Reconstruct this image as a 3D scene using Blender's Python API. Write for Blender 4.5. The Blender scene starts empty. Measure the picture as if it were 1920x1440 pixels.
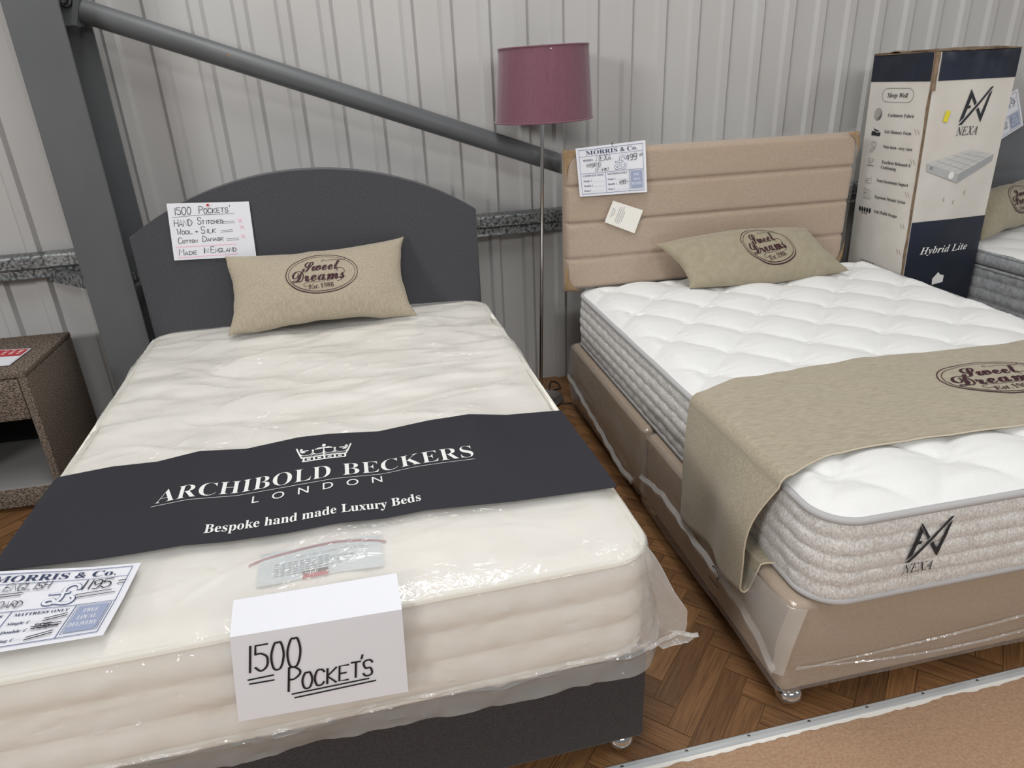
import bpy, bmesh, math, random
import numpy as np
from mathutils import Vector, Matrix, noise as mnoise

SC = bpy.context.scene
COL = SC.collection
PI = math.pi

# ------------------------------------------------------------------ camera
CAM = dict(f=1312.6382, yaw=0.22632, pitch=0.42253, roll=-0.04341, loc=(0.8154, -3.4302, 1.5711))


def cam_axes(yaw, pitch, roll):
    f = np.array([math.sin(yaw) * math.cos(pitch), math.cos(yaw) * math.cos(pitch), -math.sin(pitch)])
    r = np.array([math.cos(yaw), -math.sin(yaw), 0.0])
    u = np.cross(r, f)
    return math.cos(roll) * r + math.sin(roll) * u, -math.sin(roll) * r + math.cos(roll) * u, f


cam = bpy.data.cameras.new('camera')
cam_o = bpy.data.objects.new('camera', cam)
COL.objects.link(cam_o)
_r, _u, _f = cam_axes(CAM['yaw'], CAM['pitch'], CAM['roll'])
_m = Matrix.Identity(4)
for _i in range(3):
    _m[_i][0], _m[_i][1], _m[_i][2], _m[_i][3] = _r[_i], _u[_i], -_f[_i], CAM['loc'][_i]
cam_o.matrix_world = _m
cam.sensor_fit = 'HORIZONTAL'
cam.sensor_width = 36
cam.lens = 36 * CAM['f'] / 1920
cam.clip_start = 0.02
SC.camera = cam_o

# ------------------------------------------------------------------ world, lamps, exposure
world = bpy.data.worlds.new('hall_ambience')
SC.world = world
world.use_nodes = True
world.node_tree.nodes['Background'].inputs[0].default_value = (1.0, 1.0, 1.0, 1)
world.node_tree.nodes['Background'].inputs[1].default_value = 0.20


def area_light(name, loc, target, sx, sy, power, color=(1, 0.995, 0.985)):
    l = bpy.data.lights.new(name, 'AREA')
    l.shape = 'RECTANGLE'
    l.size, l.size_y, l.energy, l.color = sx, sy, power, color
    o = bpy.data.objects.new(name, l)
    COL.objects.link(o)
    o.location = loc
    o.rotation_euler = (Vector(target) - Vector(loc)).to_track_quat('-Z', 'Y').to_euler()
    return o


area_light('ceiling_light_bay', (1.0, -2.0, 4.6), (1.0, -1.7, 0), 0.9, 3.2, 96)
area_light('ceiling_light_bay', (-5.0, -6.3, 3.5), (1.2, 0.0, 0.9), 1.6, 1.0, 215)
area_light('ceiling_light_bay', (6.6, -5.2, 3.9), (2.2, -0.6, 0.6), 0.6, 2.2, 60)
area_light('ceiling_light_bay', (1.4, -6.8, 4.2), (1.4, -1.2, 0.4), 2.6, 0.6, 78)

SC.view_settings.view_transform = 'Standard'
SC.view_settings.look = 'None'
SC.view_settings.exposure = 0.0
SC.view_settings.gamma = 1.0
SC.view_settings.use_curve_mapping = False


# ------------------------------------------------------------------ materials
def lin(h):
    c = [int(h[i:i + 2], 16) / 255 for i in (0, 2, 4)]
    return tuple((x / 12.92 if x <= 0.04045 else ((x + 0.055) / 1.055) ** 2.4) for x in c) + (1.0,)


MATS = {}


def mat(name, color, rough=0.6, metal=0.0, spec=0.5, var=None, color2=None, bump=(), sheen=0.0, coat=0.0):
    """var=(scale, stretch xyz, contrast lo, hi, detail) mixes color2 in by noise;
    bump = list of (kind, scale, stretch, strength, distance)."""
    m = bpy.data.materials.new(name)
    m.use_nodes = True
    nt = m.node_tree
    N, L = nt.nodes, nt.links
    b = N['Principled BSDF']
    b.inputs['Roughness'].default_value = rough
    b.inputs['Metallic'].default_value = metal
    b.inputs['Specular IOR Level'].default_value = spec
    if sheen:
        b.inputs['Sheen Weight'].default_value = sheen
        b.inputs['Sheen Roughness'].default_value = 0.5
    if coat:
        b.inputs['Coat Weight'].default_value = coat
        b.inputs['Coat Roughness'].default_value = 0.12
    b.inputs['Base Color'].default_value = lin(color)
    tc = N.new('ShaderNodeTexCoord')

    def mapped(st):
        mp = N.new('ShaderNodeMapping')
        mp.inputs['Scale'].default_value = st
        L.new(tc.outputs['Object'], mp.inputs['Vector'])
        return mp.outputs['Vector']

    def tex(kind, scale, st, detail=3):
        if kind == 'voronoi':
            t = N.new('ShaderNodeTexVoronoi')
            t.inputs['Scale'].default_value = scale
            t.inputs['Randomness'].default_value = 0.2
            L.new(mapped(st), t.inputs['Vector'])
            return t.outputs['Distance']
        if kind == 'wave':
            t = N.new('ShaderNodeTexWave')
            t.inputs['Scale'].default_value = scale
            t.inputs['Distortion'].default_value = 1.5
            L.new(mapped(st), t.inputs['Vector'])
            return t.outputs['Fac']
        t = N.new('ShaderNodeTexNoise')
        t.inputs['Scale'].default_value = scale
        t.inputs['Detail'].default_value = detail
        L.new(mapped(st), t.inputs['Vector'])
        return t.outputs['Fac']

    if var:
        sc, st, lo, hi, det = var
        fac = tex('noise', sc, st, det)
        rp = N.new('ShaderNodeMapRange')
        rp.inputs['From Min'].default_value = lo
        rp.inputs['From Max'].default_value = hi
        L.new(fac, rp.inputs['Value'])
        mx = N.new('ShaderNodeMix')
        mx.data_type = 'RGBA'
        mx.inputs[6].default_value = lin(color)
        mx.inputs[7].default_value = lin(color2)
        L.new(rp.outputs['Result'], mx.inputs[0])
        L.new(mx.outputs[2], b.inputs['Base Color'])
    last = None
    for kind, sc, st, strength, dist in bump:
        bp = N.new('ShaderNodeBump')
        bp.inputs['Strength'].default_value = strength
        bp.inputs['Distance'].default_value = dist
        L.new(tex(kind, sc, st, 3), bp.inputs['Height'])
        if last:
            L.new(last, bp.inputs['Normal'])
        last = bp.outputs['Normal']
    if last:
        L.new(last, b.inputs['Normal'])
    MATS[name] = m
    return m


def plastic(name, milk=0.25, gloss=0.10, tint='F4F4F2', scale=14.0, strength=0.5, stretch=(1, 1, 1), dist=0.01, crinkle=5.0):
    """thin clear polythene film: mostly see-through, a little milky, sharp glints on its creases"""
    m = bpy.data.materials.new(name)
    m.use_nodes = True
    nt = m.node_tree
    N, L = nt.nodes, nt.links
    N.remove(N['Principled BSDF'])
    out = N['Material Output']
    tc = N.new('ShaderNodeTexCoord')
    mp = N.new('ShaderNodeMapping')
    mp.inputs['Scale'].default_value = stretch
    L.new(tc.outputs['Object'], mp.inputs['Vector'])
    n1 = N.new('ShaderNodeTexNoise')
    n1.inputs['Scale'].default_value = scale
    n1.inputs['Detail'].default_value = 3
    n1.inputs['Distortion'].default_value = 1.2
    L.new(mp.outputs['Vector'], n1.inputs['Vector'])
    bp0 = N.new('ShaderNodeBump')
    bp0.inputs['Strength'].default_value = strength
    bp0.inputs['Distance'].default_value = dist
    L.new(n1.outputs['Fac'], bp0.inputs['Height'])
    # patches where the film is crinkled into fine sharp folds
    n2 = N.new('ShaderNodeTexNoise')
    n2.inputs['Scale'].default_value = scale * crinkle
    n2.inputs['Detail'].default_value = 2
    n2.inputs['Distortion'].default_value = 1.5
    L.new(mp.outputs['Vector'], n2.inputs['Vector'])
    n3 = N.new('ShaderNodeTexNoise')
    n3.inputs['Scale'].default_value = scale * 0.9
    n3.inputs['Detail'].default_value = 1
    L.new(mp.outputs['Vector'], n3.inputs['Vector'])
    mk = N.new('ShaderNodeMapRange')
    mk.inputs['From Min'].default_value = 0.46
    mk.inputs['From Max'].default_value = 0.62
    mk.inputs['To Max'].default_value = 0.9
    L.new(n3.outputs['Fac'], mk.inputs['Value'])
    bp = N.new('ShaderNodeBump')
    bp.inputs['Distance'].default_value = dist * 0.45
    L.new(mk.outputs[0], bp.inputs['Strength'])
    L.new(n2.outputs['Fac'], bp.inputs['Height'])
    L.new(bp0.outputs[0], bp.inputs['Normal'])
    tr = N.new('ShaderNodeBsdfTransparent')
    tr.inputs[0].default_value = (0.97, 0.97, 0.965, 1)
    df = N.new('ShaderNodeBsdfDiffuse')
    df.inputs[0].default_value = lin(tint)
    tl = N.new('ShaderNodeBsdfTranslucent')
    tl.inputs[0].default_value = lin(tint)
    mm = N.new('ShaderNodeMixShader')
    mm.inputs[0].default_value = 0.35
    L.new(df.outputs[0], mm.inputs[1])
    L.new(tl.outputs[0], mm.inputs[2])
    m1 = N.new('ShaderNodeMixShader')
    m1.inputs[0].default_value = milk
    L.new(tr.outputs[0], m1.inputs[1])
    L.new(mm.outputs[0], m1.inputs[2])
    gl = N.new('ShaderNodeBsdfGlossy')
    gl.inputs['Roughness'].default_value = 0.10
    L.new(bp.outputs[0], gl.inputs['Normal'])
    lw = N.new('ShaderNodeLayerWeight')
    lw.inputs['Blend'].default_value = 0.5
    p5 = N.new('ShaderNodeMath')
    p5.operation = 'POWER'
    p5.inputs[1].default_value = 4.0
    L.new(lw.outputs['Facing'], p5.inputs[0])
    mr = N.new('ShaderNodeMapRange')
    mr.inputs['To Min'].default_value = gloss
    mr.inputs['To Max'].default_value = 0.6
    L.new(p5.outputs[0], mr.inputs['Value'])
    m2 = N.new('ShaderNodeMixShader')
    L.new(mr.outputs[0], m2.inputs[0])
    L.new(m1.outputs[0], m2.inputs[1])
    L.new(gl.outputs[0], m2.inputs[2])
    L.new(m2.outputs[0], out.inputs['Surface'])
    MATS[name] = m
    return m


mat('cladding_paint', 'BAB9B7', 0.42, 0, 0.4, var=(3.0, (1, 1, 0.4), 0.35, 0.7, 3), color2='B4B2B0')
mat('steel_grey_paint', '5A5C5E', 0.42, 0, 0.45, var=(4, (1, 1, 0.5), 0.4, 0.75, 4), color2='515355')
mat('galvanised_steel', '8F9192', 0.45, 0.45, 0.5, var=(70, (1, 1, 1), 0.42, 0.62, 3), color2='3E4142')
mat('galvanised_bright', 'A8ABAB', 0.42, 0.45, 0.5, var=(90, (1, 1, 1), 0.4, 0.62, 3), color2='6A6D6E')
mat('charcoal_weave', '4F4F53', 0.85, 0, 0.2, var=(260, (1, 1, 1), 0.35, 0.68, 2), color2='3B3B3F',
    bump=[('noise', 420, (1, 1, 1), 0.35, 0.002)], sheen=0.15)
mat('charcoal_base_weave', '413E3F', 0.85, 0, 0.2, var=(330, (0.5, 0.5, 1.3), 0.3, 0.72, 2), color2='2D2B2C',
    bump=[('noise', 420, (1, 1, 1), 0.3, 0.002)], sheen=0.1)
mat('cream_damask', 'F6F2EC', 0.75, 0, 0.25, var=(7, (1, 1, 1), 0.3, 0.75, 3), color2='F0EBE2',
    bump=[('noise', 300, (1, 1, 1), 0.1, 0.001)])
mat('cream_piping', 'F4F0E6', 0.7)
mat('banner_cloth', '2C2C33', 0.6, 0, 0.3, bump=[('noise', 700, (1, 1, 1), 0.15, 0.001)])
mat('print_white', 'E9E9E6', 0.6)
mat('linen_taupe', 'B2A794', 0.9, 0, 0.15, var=(190, (1.6, 1.6, 0.16), 0.32, 0.72, 3), color2='9B907D',
    bump=[('noise', 380, (1, 1, 0.35), 0.4, 0.002)], sheen=0.2)
mat('chenille_taupe', 'A39A85', 0.9, 0, 0.15, var=(34, (1, 1, 1), 0.3, 0.75, 6), color2='978D77',
    bump=[('noise', 320, (1, 1, 1), 0.35, 0.002)], sheen=0.25)
mat('runner_chenille', 'B1A793', 0.9, 0, 0.15, var=(90, (0.35, 1.9, 1.9), 0.3, 0.75, 5), color2='9A8F7A',
    bump=[('noise', 420, (0.4, 2.0, 2.0), 0.5, 0.0015)], sheen=0.25)
mat('stitch_thread', 'C9BDA6', 0.9)
mat('logo_burgundy', '3A1420', 0.7)
mat('mauve_satin', '744A58', 0.62, 0, 0.35, var=(120, (3, 3, 0.15), 0.35, 0.7, 3), color2='6A404E',
    bump=[('noise', 200, (3, 3, 0.2), 0.15, 0.001)], sheen=0.35)
mat('mauve_lining', '5E2A3C', 0.8)
mat('chrome', 'D8D8D8', 0.08, 1.0)
mat('brushed_steel', 'B4B2AE', 0.22, 1.0)
mat('black_rubber', '141414', 0.5)
mat('beige_fabric', 'BCA794', 0.62, 0, 0.3, var=(130, (1, 1, 1), 0.35, 0.7, 3), color2='B39D89',
    bump=[('noise', 330, (1, 1, 1), 0.25, 0.0015)], sheen=0.2)
mat('tan_base_fabric', 'AE9880', 0.75, 0, 0.25, var=(90, (1, 1, 1), 0.35, 0.7, 3), color2='A58F78',
    bump=[('noise', 330, (1, 1, 1), 0.2, 0.0015)])
mat('brown_card', 'A98A62', 0.8, var=(20, (1, 1, 1), 0.35, 0.7, 3), color2='9A7B55')
mat('white_knit', 'E8E8E6', 0.85, 0, 0.2, bump=[('voronoi', 150, (1, 0.8, 0.05), 0.5, 0.0022)], sheen=0.1)
mat('heather_grey', 'E4E2DF', 0.9, 0, 0.15, var=(260, (0.8, 0.8, 0.5), 0.35, 0.65, 3), color2='BFBCB8',
    bump=[('noise', 240, (1, 1, 1), 0.45, 0.002)], sheen=0.15)
mat('grey_piping', 'B4B3B3', 0.8, bump=[('noise', 400, (1, 1, 1), 0.2, 0.001)])
mat('heather_thread', 'E0DCD6', 0.9)
mat('mid_grey_plush', 'A2A4A6', 0.85, 0, 0.2, var=(60, (1, 1, 1), 0.35, 0.7, 4), color2='85878A',
    bump=[('noise', 120, (1, 1, 1), 0.5, 0.003)], sheen=0.3)
mat('grey_leatherette', '6A6C6F', 0.42, 0, 0.5, bump=[('voronoi', 260, (1, 1, 1), 0.2, 0.001)])
mat('navy_print', '1C212F', 0.45, var=(2.5, (1, 1, 1), 0.5, 0.85, 1), color2='1B2B4A')
mat('navy_ink', '23262E', 0.6)
mat('card_white', 'D9D5CD', 0.62, var=(8, (1, 1, 1), 0.35, 0.75, 4), color2='D2CCC3')
mat('card_brown', '8C7660', 0.8, var=(30, (1, 1, 1), 0.35, 0.7, 3), color2='6C5947')
mat('print_grey_light', 'C9C8C5', 0.6)
mat('print_grey', 'B3B5B5', 0.6)
mat('print_grey_mid', 'A0A3A4', 0.6)
mat('sticker_yellow', 'E8D83A', 0.5)
mat('paper_white', 'E4E5EB', 0.65)
mat('paper_cream', 'EFECE4', 0.65)
mat('ink_black', '17171B', 0.6)
mat('ink_navy', '333C5C', 0.6)
mat('ink_blue_line', '5A688F', 0.6)
mat('ink_blue_fill', '98A2BE', 0.6)
mat('ink_dots', '9A9CA4', 0.6)
mat('ink_pink', 'F0B6C6', 0.6)
mat('ink_red', 'B8323C', 0.6)
mat('label_blue', 'D3DADD', 0.6)
mat('label_red', 'A0444C', 0.6)
mat('pin_red', 'B5202A', 0.3)
mat('tweed_brown', '8B7E72', 0.95, 0, 0.1, var=(300, (0.5, 0.5, 1.5), 0.42, 0.58, 2), color2='403730',
    bump=[('noise', 260, (0.55, 0.55, 1.5), 0.8, 0.003)])
mat('grey_laminate', '8F8E8C', 0.5)
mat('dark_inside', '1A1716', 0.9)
mat('aluminium', 'C9CCCE', 0.35, 0.3, 0.5, var=(30, (0.2, 4, 1), 0.3, 0.8, 3), color2='B4B8BA')
mat('screw_steel', '77787A', 0.35, 0.9)
mat('floor_paint', 'E6E3DC', 0.6)
mat('carpet_tan', 'B09279', 0.95, 0, 0.1, var=(140, (1, 1, 1), 0.35, 0.68, 3), color2='A28369',
    bump=[('noise', 120, (1, 1, 1), 0.7, 0.004)])
mat('concrete', '77716B', 0.9)
plastic('polythene_mattress', 0.33, 0.075, scale=5.0, strength=0.5, dist=0.02, stretch=(1, 1.8, 1.3))
plastic('polythene_loose', 0.30, 0.16, scale=10, strength=0.8, dist=0.02)
plastic('polythene_corner', 0.50, 0.16, scale=9, strength=0.9, dist=0.025)
plastic('polythene_flap', 0.36, 0.10, scale=9, strength=0.5, dist=0.012)
plastic('polythene_hem', 0.42, 0.20, scale=60, strength=0.8, dist=0.006)
plastic('polythene_base', 0.16, 0.06, scale=4, strength=0.5, dist=0.02, stretch=(0.6, 0.6, 2.2))
plastic('polythene_board', 0.04, 0.055, scale=9, strength=0.3, dist=0.008)


def wood_floor_mat():
    m = bpy.data.materials.new('oak_herringbone')
    m.use_nodes = True
    nt = m.node_tree
    N, L = nt.nodes, nt.links
    b = N['Principled BSDF']
    b.inputs['Roughness'].default_value = 0.42
    uv = N.new('ShaderNodeUVMap')
    uv.uv_map = 'plank'
    at = N.new('ShaderNodeAttribute')
    at.attribute_name = 'tone'
    mp = N.new('ShaderNodeMapping')
    mp.inputs['Scale'].default_value = (5, 120, 1)
    L.new(uv.outputs[0], mp.inputs['Vector'])
    cx = N.new('ShaderNodeCombineXYZ')
    L.new(at.outputs['Fac'], cx.inputs['Z'])
    ad = N.new('ShaderNodeVectorMath')
    ad.operation = 'MULTIPLY_ADD'
    L.new(cx.outputs[0], ad.inputs[0])
    ad.inputs[1].default_value = (0, 0, 40)
    L.new(mp.outputs[0], ad.inputs[2])
    n = N.new('ShaderNodeTexNoise')
    n.inputs['Scale'].default_value = 1.6
    n.inputs['Detail'].default_value = 6
    n.inputs['Distortion'].default_value = 0.6
    L.new(ad.outputs[0], n.inputs['Vector'])
    r = N.new('ShaderNodeValToRGB')
    r.color_ramp.elements[0].position = 0.22
    r.color_ramp.elements[0].color = lin('573B26')
    r.color_ramp.elements[1].position = 0.8
    r.color_ramp.elements[1].color = lin('966D45')
    L.new(n.outputs['Fac'], r.inputs[0])
    mr = N.new('ShaderNodeMapRange')
    mr.inputs['To Min'].default_value = 0.62
    mr.inputs['To Max'].default_value = 1.08
    L.new(at.outputs['Fac'], mr.inputs['Value'])
    mx = N.new('ShaderNodeMix')
    mx.data_type = 'RGBA'
    mx.blend_type = 'MULTIPLY'
    mx.inputs[0].default_value = 1
    L.new(r.outputs[0], mx.inputs[6])
    L.new(mr.outputs[0], mx.inputs[7])
    L.new(mx.outputs[2], b.inputs['Base Color'])
    bp = N.new('ShaderNodeBump')
    bp.inputs['Strength'].default_value = 0.15
    bp.inputs['Distance'].default_value = 0.002
    L.new(n.outputs['Fac'], bp.inputs['Height'])
    L.new(bp.outputs[0], b.inputs['Normal'])
    MATS['oak_herringbone'] = m


wood_floor_mat()

# ------------------------------------------------------------------ frames and object building
# frame 0 is the hall; frames 1..3 lie on the beds: u across the bed from its left side, v from head to foot
FRAMES = {0: (0, 0, 0), 1: (0.0, -0.3993, -0.0094), 2: (1.8145, -0.4005, -0.0312), 3: (3.92, -0.160, 0.0)}
ORIGIN = {}


def frame_matrix(fr):
    x, y, a = FRAMES[fr]
    return Matrix.Translation((x, y, 0)) @ Matrix.Rotation(a, 4, 'Z')


class Geo:
    def __init__(self):
        self.V, self.F, self.M, self.n = [], [], [], 0

    def add(self, V, F, mi=0):
        V = np.asarray(V, float).reshape(-1, 3)
        self.V.append(V)
        for f in F:
            self.F.append(tuple(int(i) + self.n for i in f))
            self.M.append(mi)
        self.n += len(V)
        return self

    def box(self, a, b, mi=0, bev=0.0, seg=2):
        a, b = np.minimum(a, b), np.maximum(a, b)
        bm = bmesh.new()
        bmesh.ops.create_cube(bm, size=1)
        for v in bm.verts:
            v.co = Vector([(a[i] + b[i]) / 2 + v.co[i] * (b[i] - a[i]) for i in range(3)])
        if bev:
            bmesh.ops.bevel(bm, geom=bm.edges[:], offset=bev, segments=seg, affect='EDGES', profile=0.5)
        return self.from_bm(bm, mi)

    def from_bm(self, bm, mi=0):
        bm.verts.index_update()
        V = [tuple(v.co) for v in bm.verts]
        F = [tuple(v.index for v in f.verts) for f in bm.faces]
        bm.free()
        return self.add(V, F, mi)

    def tube(self, P, r, n=10, mi=0, closed=False, caps=True):
        P = np.asarray(P, float)
        k = len(P)
        T = np.gradient(P, axis=0) if not closed else np.roll(P, -1, 0) - np.roll(P, 1, 0)
        T /= np.linalg.norm(T, axis=1)[:, None] + 1e-12
        up = np.array([0, 0, 1.0])
        if abs(T[:, 2]).max() > 0.95:
            up = np.array([0.3, 1.0, 0.1])
        A = np.cross(T, up)
        A /= np.linalg.norm(A, axis=1)[:, None] + 1e-12
        B = np.cross(A, T)
        rr = np.broadcast_to(np.asarray(r, float), (k,))
        th = np.arange(n) * 2 * PI / n
        V = (P[:, None, :] + rr[:, None, None] * (A[:, None, :] * np.cos(th)[None, :, None] + B[:, None, :] * np.sin(th)[None, :, None])).reshape(-1, 3)
        F = []
        for i in range(k if closed else k - 1):
            j = (i + 1) % k
            for a in range(n):
                b = (a + 1) % n
                F.append((i * n + a, i * n + b, j * n + b, j * n + a))
        if caps and not closed:
            F.append(tuple(range(n))[::-1])
            F.append(tuple((k - 1) * n + a for a in range(n)))
        return self.add(V, F, mi)

    def lathe(self, prof, c=(0, 0, 0), n=32, mi=0, axis=None):
        """prof: list of (radius, height)"""
        prof = np.asarray(prof, float)
        k = len(prof)
        th = np.arange(n) * 2 * PI / n
        V = np.zeros((k, n, 3))
        V[:, :, 0] = prof[:, None, 0] * np.cos(th)
        V[:, :, 1] = prof[:, None, 0] * np.sin(th)
        V[:, :, 2] = prof[:, None, 1]
        V = V.reshape(-1, 3)
        if axis is not None:
            q = Vector((0, 0, 1)).rotation_difference(Vector(axis)).to_matrix()
            V = V @ np.array(q).T
        F = [(i * n + a, i * n + (a + 1) % n, (i + 1) * n + (a + 1) % n, (i + 1) * n + a) for i in range(k - 1) for a in range(n)]
        return self.add(V + np.asarray(c), F, mi)

    def grid(self, P, mi=0, wrap=False):
        P = np.asarray(P, float)
        a, b = P.shape[:2]
        F = []
        for i in range(a - 1):
            for j in range(b if wrap else b - 1):
                k = (j + 1) % b
                F.append((i * b + j, i * b + k, (i + 1) * b + k, (i + 1) * b + j))
        return self.add(P.reshape(-1, 3), F, mi)

    def sheet(self, P, t=0.0006, mi=0):
        """a closed thin sheet over the grid P"""
        P = np.asarray(P, float)
        a, b = P.shape[:2]
        n = np.cross(np.gradient(P, axis=0), np.gradient(P, axis=1))
        n /= np.linalg.norm(n, axis=2)[:, :, None] + 1e-12
        Q = P + n * t
        self.grid(P, mi)
        self.F[-(a - 1) * (b - 1):] = [f[::-1] for f in self.F[-(a - 1) * (b - 1):]]
        o = self.n - a * b
        self.grid(Q, mi)
        o2 = self.n - a * b
        rim = [(0, j) for j in range(b)] + [(i, b - 1) for i in range(1, a)] + [(a - 1, j) for j in range(b - 2, -1, -1)] + [(i, 0) for i in range(a - 2, 0, -1)]
        ids = [i * b + j for i, j in rim]
        for k in range(len(ids)):
            p, q = ids[k], ids[(k + 1) % len(ids)]
            self.F.append((o + p, o + q, o2 + q, o2 + p))
            self.M.append(mi)
        return self

    def arrays(self):
        return np.concatenate(self.V) if self.V else np.zeros((0, 3)), self.F, self.M


def make(name, geo, mats, fr=0, parent=None, smooth=True, recalc=True, origin=None):
    """links geo as ONE mesh object; children share their thing's origin"""
    V, F, M = geo.arrays()
    V = V.copy()
    if fr:
        V[:, 1] *= -1
        F = [f[::-1] for f in F]
    if parent is not None:
        org = ORIGIN[parent.name]
    elif origin is not None:
        org = np.array(origin, float)
        if fr:
            org[1] *= -1
    else:
        org = np.array([(V[:, 0].min() + V[:, 0].max()) / 2, (V[:, 1].min() + V[:, 1].max()) / 2, V[:, 2].min()])
    me = bpy.data.meshes.new(name)
    me.from_pydata((V - org).tolist(), [], F)
    if isinstance(mats, str):
        mats = [mats]
    for x in mats:
        me.materials.append(MATS[x])
    me.polygons.foreach_set('material_index', np.array(M, dtype=np.int32))
    me.polygons.foreach_set('use_smooth', np.full(len(F), smooth, dtype=bool))
    if recalc:
        bm = bmesh.new()
        bm.from_mesh(me)
        bmesh.ops.recalc_face_normals(bm, faces=bm.faces[:])
        bm.to_mesh(me)
        bm.free()
    if smooth:
        me.set_sharp_from_angle(angle=math.radians(42))
    me.update()
    o = bpy.data.objects.new(name, me)
    COL.objects.link(o)
    if parent is not None:
        o.parent = parent
    else:
        o.matrix_world = frame_matrix(fr) @ Matrix.Translation(org)
    ORIGIN[o.name] = org
    return o


def tag(o, label, cat, group=None):
    o['label'] = label
    o['category'] = cat
    if group:
        o['group'] = group
    return o


def thing(name, label, cat, origin, fr=0, group=None):
    o = bpy.data.objects.new(name, None)
    COL.objects.link(o)
    org = np.array(origin, float)
    if fr:
        org[1] *= -1
    o.empty_display_size = 0.1
    o.matrix_world = frame_matrix(fr) @ Matrix.Translation(org)
    ORIGIN[o.name] = org
    return tag(o, label, cat, group)


def struct(o):
    o['kind'] = 'structure'
    return o


# ------------------------------------------------------------------ noise
def vnoise(x, y, seed=0):
    x, y = np.asarray(x, float), np.asarray(y, float)
    xi, yi = np.floor(x).astype(int), np.floor(y).astype(int)
    xf, yf = x - xi, y - yi

    def h(a, b):
        n = (a * 374761393 + b * 668265263 + seed * 1442695041) & 0x7fffffff
        n = ((n ^ (n >> 13)) * 1274126177) & 0x7fffffff
        return ((n ^ (n >> 16)) & 0xffff) / 65535.0

    s, t = xf * xf * (3 - 2 * xf), yf * yf * (3 - 2 * yf)
    return (h(xi, yi) * (1 - s) + h(xi + 1, yi) * s) * (1 - t) + (h(xi, yi + 1) * (1 - s) + h(xi + 1, yi + 1) * s) * t - 0.5


def fbm(x, y, seed=0, o=3):
    return sum(vnoise(x * 2 ** k + 7.3 * k, y * 2 ** k - 3.1 * k, seed + k) / 2 ** k for k in range(o))


def sstep(a, b, x):
    t = np.clip((np.asarray(x, float) - a) / (b - a), 0, 1)
    return t * t * (3 - 2 * t)


def lerp(a, b, t):
    return a + (b - a) * t


# ------------------------------------------------------------------ lettering
TEXT_CACHE = {}


def styled(s, style):
    tab = {'serif': (0x1D400, 0x1D41A, 0x1D7CE), 'italic': (0x1D434, 0x1D44E, None), 'bolditalic': (0x1D468, 0x1D482, None),
           'script': (0x1D4D0, 0x1D4EA, None)}
    if style == 'sans':
        return s
    U, Lw, D = tab[style]
    o = ''
    for c in s:
        if 'A' <= c <= 'Z':
            o += chr(U + ord(c) - 65)
        elif 'a' <= c <= 'z':
            o += '\u210e' if (style == 'italic' and c == 'h') else chr(Lw + ord(c) - 97)
        elif c.isdigit() and D:
            o += chr(D + ord(c) - 48)
        else:
            o += c
    return o


def raw_text(s, style, thin=0.0, spacing=1.0):
    key = (s, style, thin, spacing)
    if key in TEXT_CACHE:
        return TEXT_CACHE[key]
    c = bpy.data.curves.new('lettering', 'FONT')
    c.body = styled(s, style)
    c.size = 1
    c.resolution_u = 3
    c.offset = thin
    c.space_character = spacing
    o = bpy.data.objects.new('lettering', c)
    COL.objects.link(o)
    bpy.context.view_layer.update()
    me = bpy.data.meshes.new_from_object(o.evaluated_get(bpy.context.evaluated_depsgraph_get()))
    V = np.array([v.co[:2] for v in me.vertices]).reshape(-1, 2)
    F = [tuple(p.vertices) for p in me.polygons]
    bpy.data.objects.remove(o)
    bpy.data.curves.remove(c)
    bpy.data.meshes.remove(me)
    if len(V):
        V[:, 0] -= V[:, 0].min()
    TEXT_CACHE[key] = (V, F)
    return V, F


CAPS = {}


def cap_height(style):
    if style not in CAPS:
        CAPS[style] = float(raw_text('E', style)[0][:, 1].max())
    return CAPS[style]


HAND = {'A': '002640 1232', 'B': '0006 ~062645442303 ~2342412000', 'C': '~4536160402103041', 'D': '0006 ~0616444220 00'.replace(' 00', '00'),
        'E': '46060040 0333', 'F': '460600 0333', 'G': '~4536160402103042 2242', 'H': '0006 4046 0343', 'I': '2026', 'K': '0006 460340',
        'L': '060040', 'M': '0006234640', 'N': '00064046', 'O': '~26160402103042443626', 'P': '0006 ~062645442303', 'R': '0006 ~062645442303 2340',
        'S': '~45361605133341301001', 'T': '0646 2620', 'U': '~060110304146', 'W': '0610243046', 'X': '0046 0640', 'Y': '0623 4610',
        '0': '~26160402103042443626', '1': '2620', '2': '~05164645230040', '3': '~0516364433 ~334241301001', '4': '26024242 3530',
        '5': '460604 ~042443412001', '6': '~4626030110304133030', '7': '064610', '9': '~44331304163645 45423010', '+': '0242 2024',
        "'": '2625', '(': '~36141230', ')': '~16343210', 'i': '2023 2526', 'r': '1014 ~123445', 'm': '0004 ~0224342320 ~2344423240'.replace('2320', '2420'),
        '=': '0444 0242', '-': '0343', '.': '2021'}
HAND['9'] = '~44331305264544 ~4542302010'
HAND['6'] = '~46150210304133130'[:-1] if False else '~4615021030413213'


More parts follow.
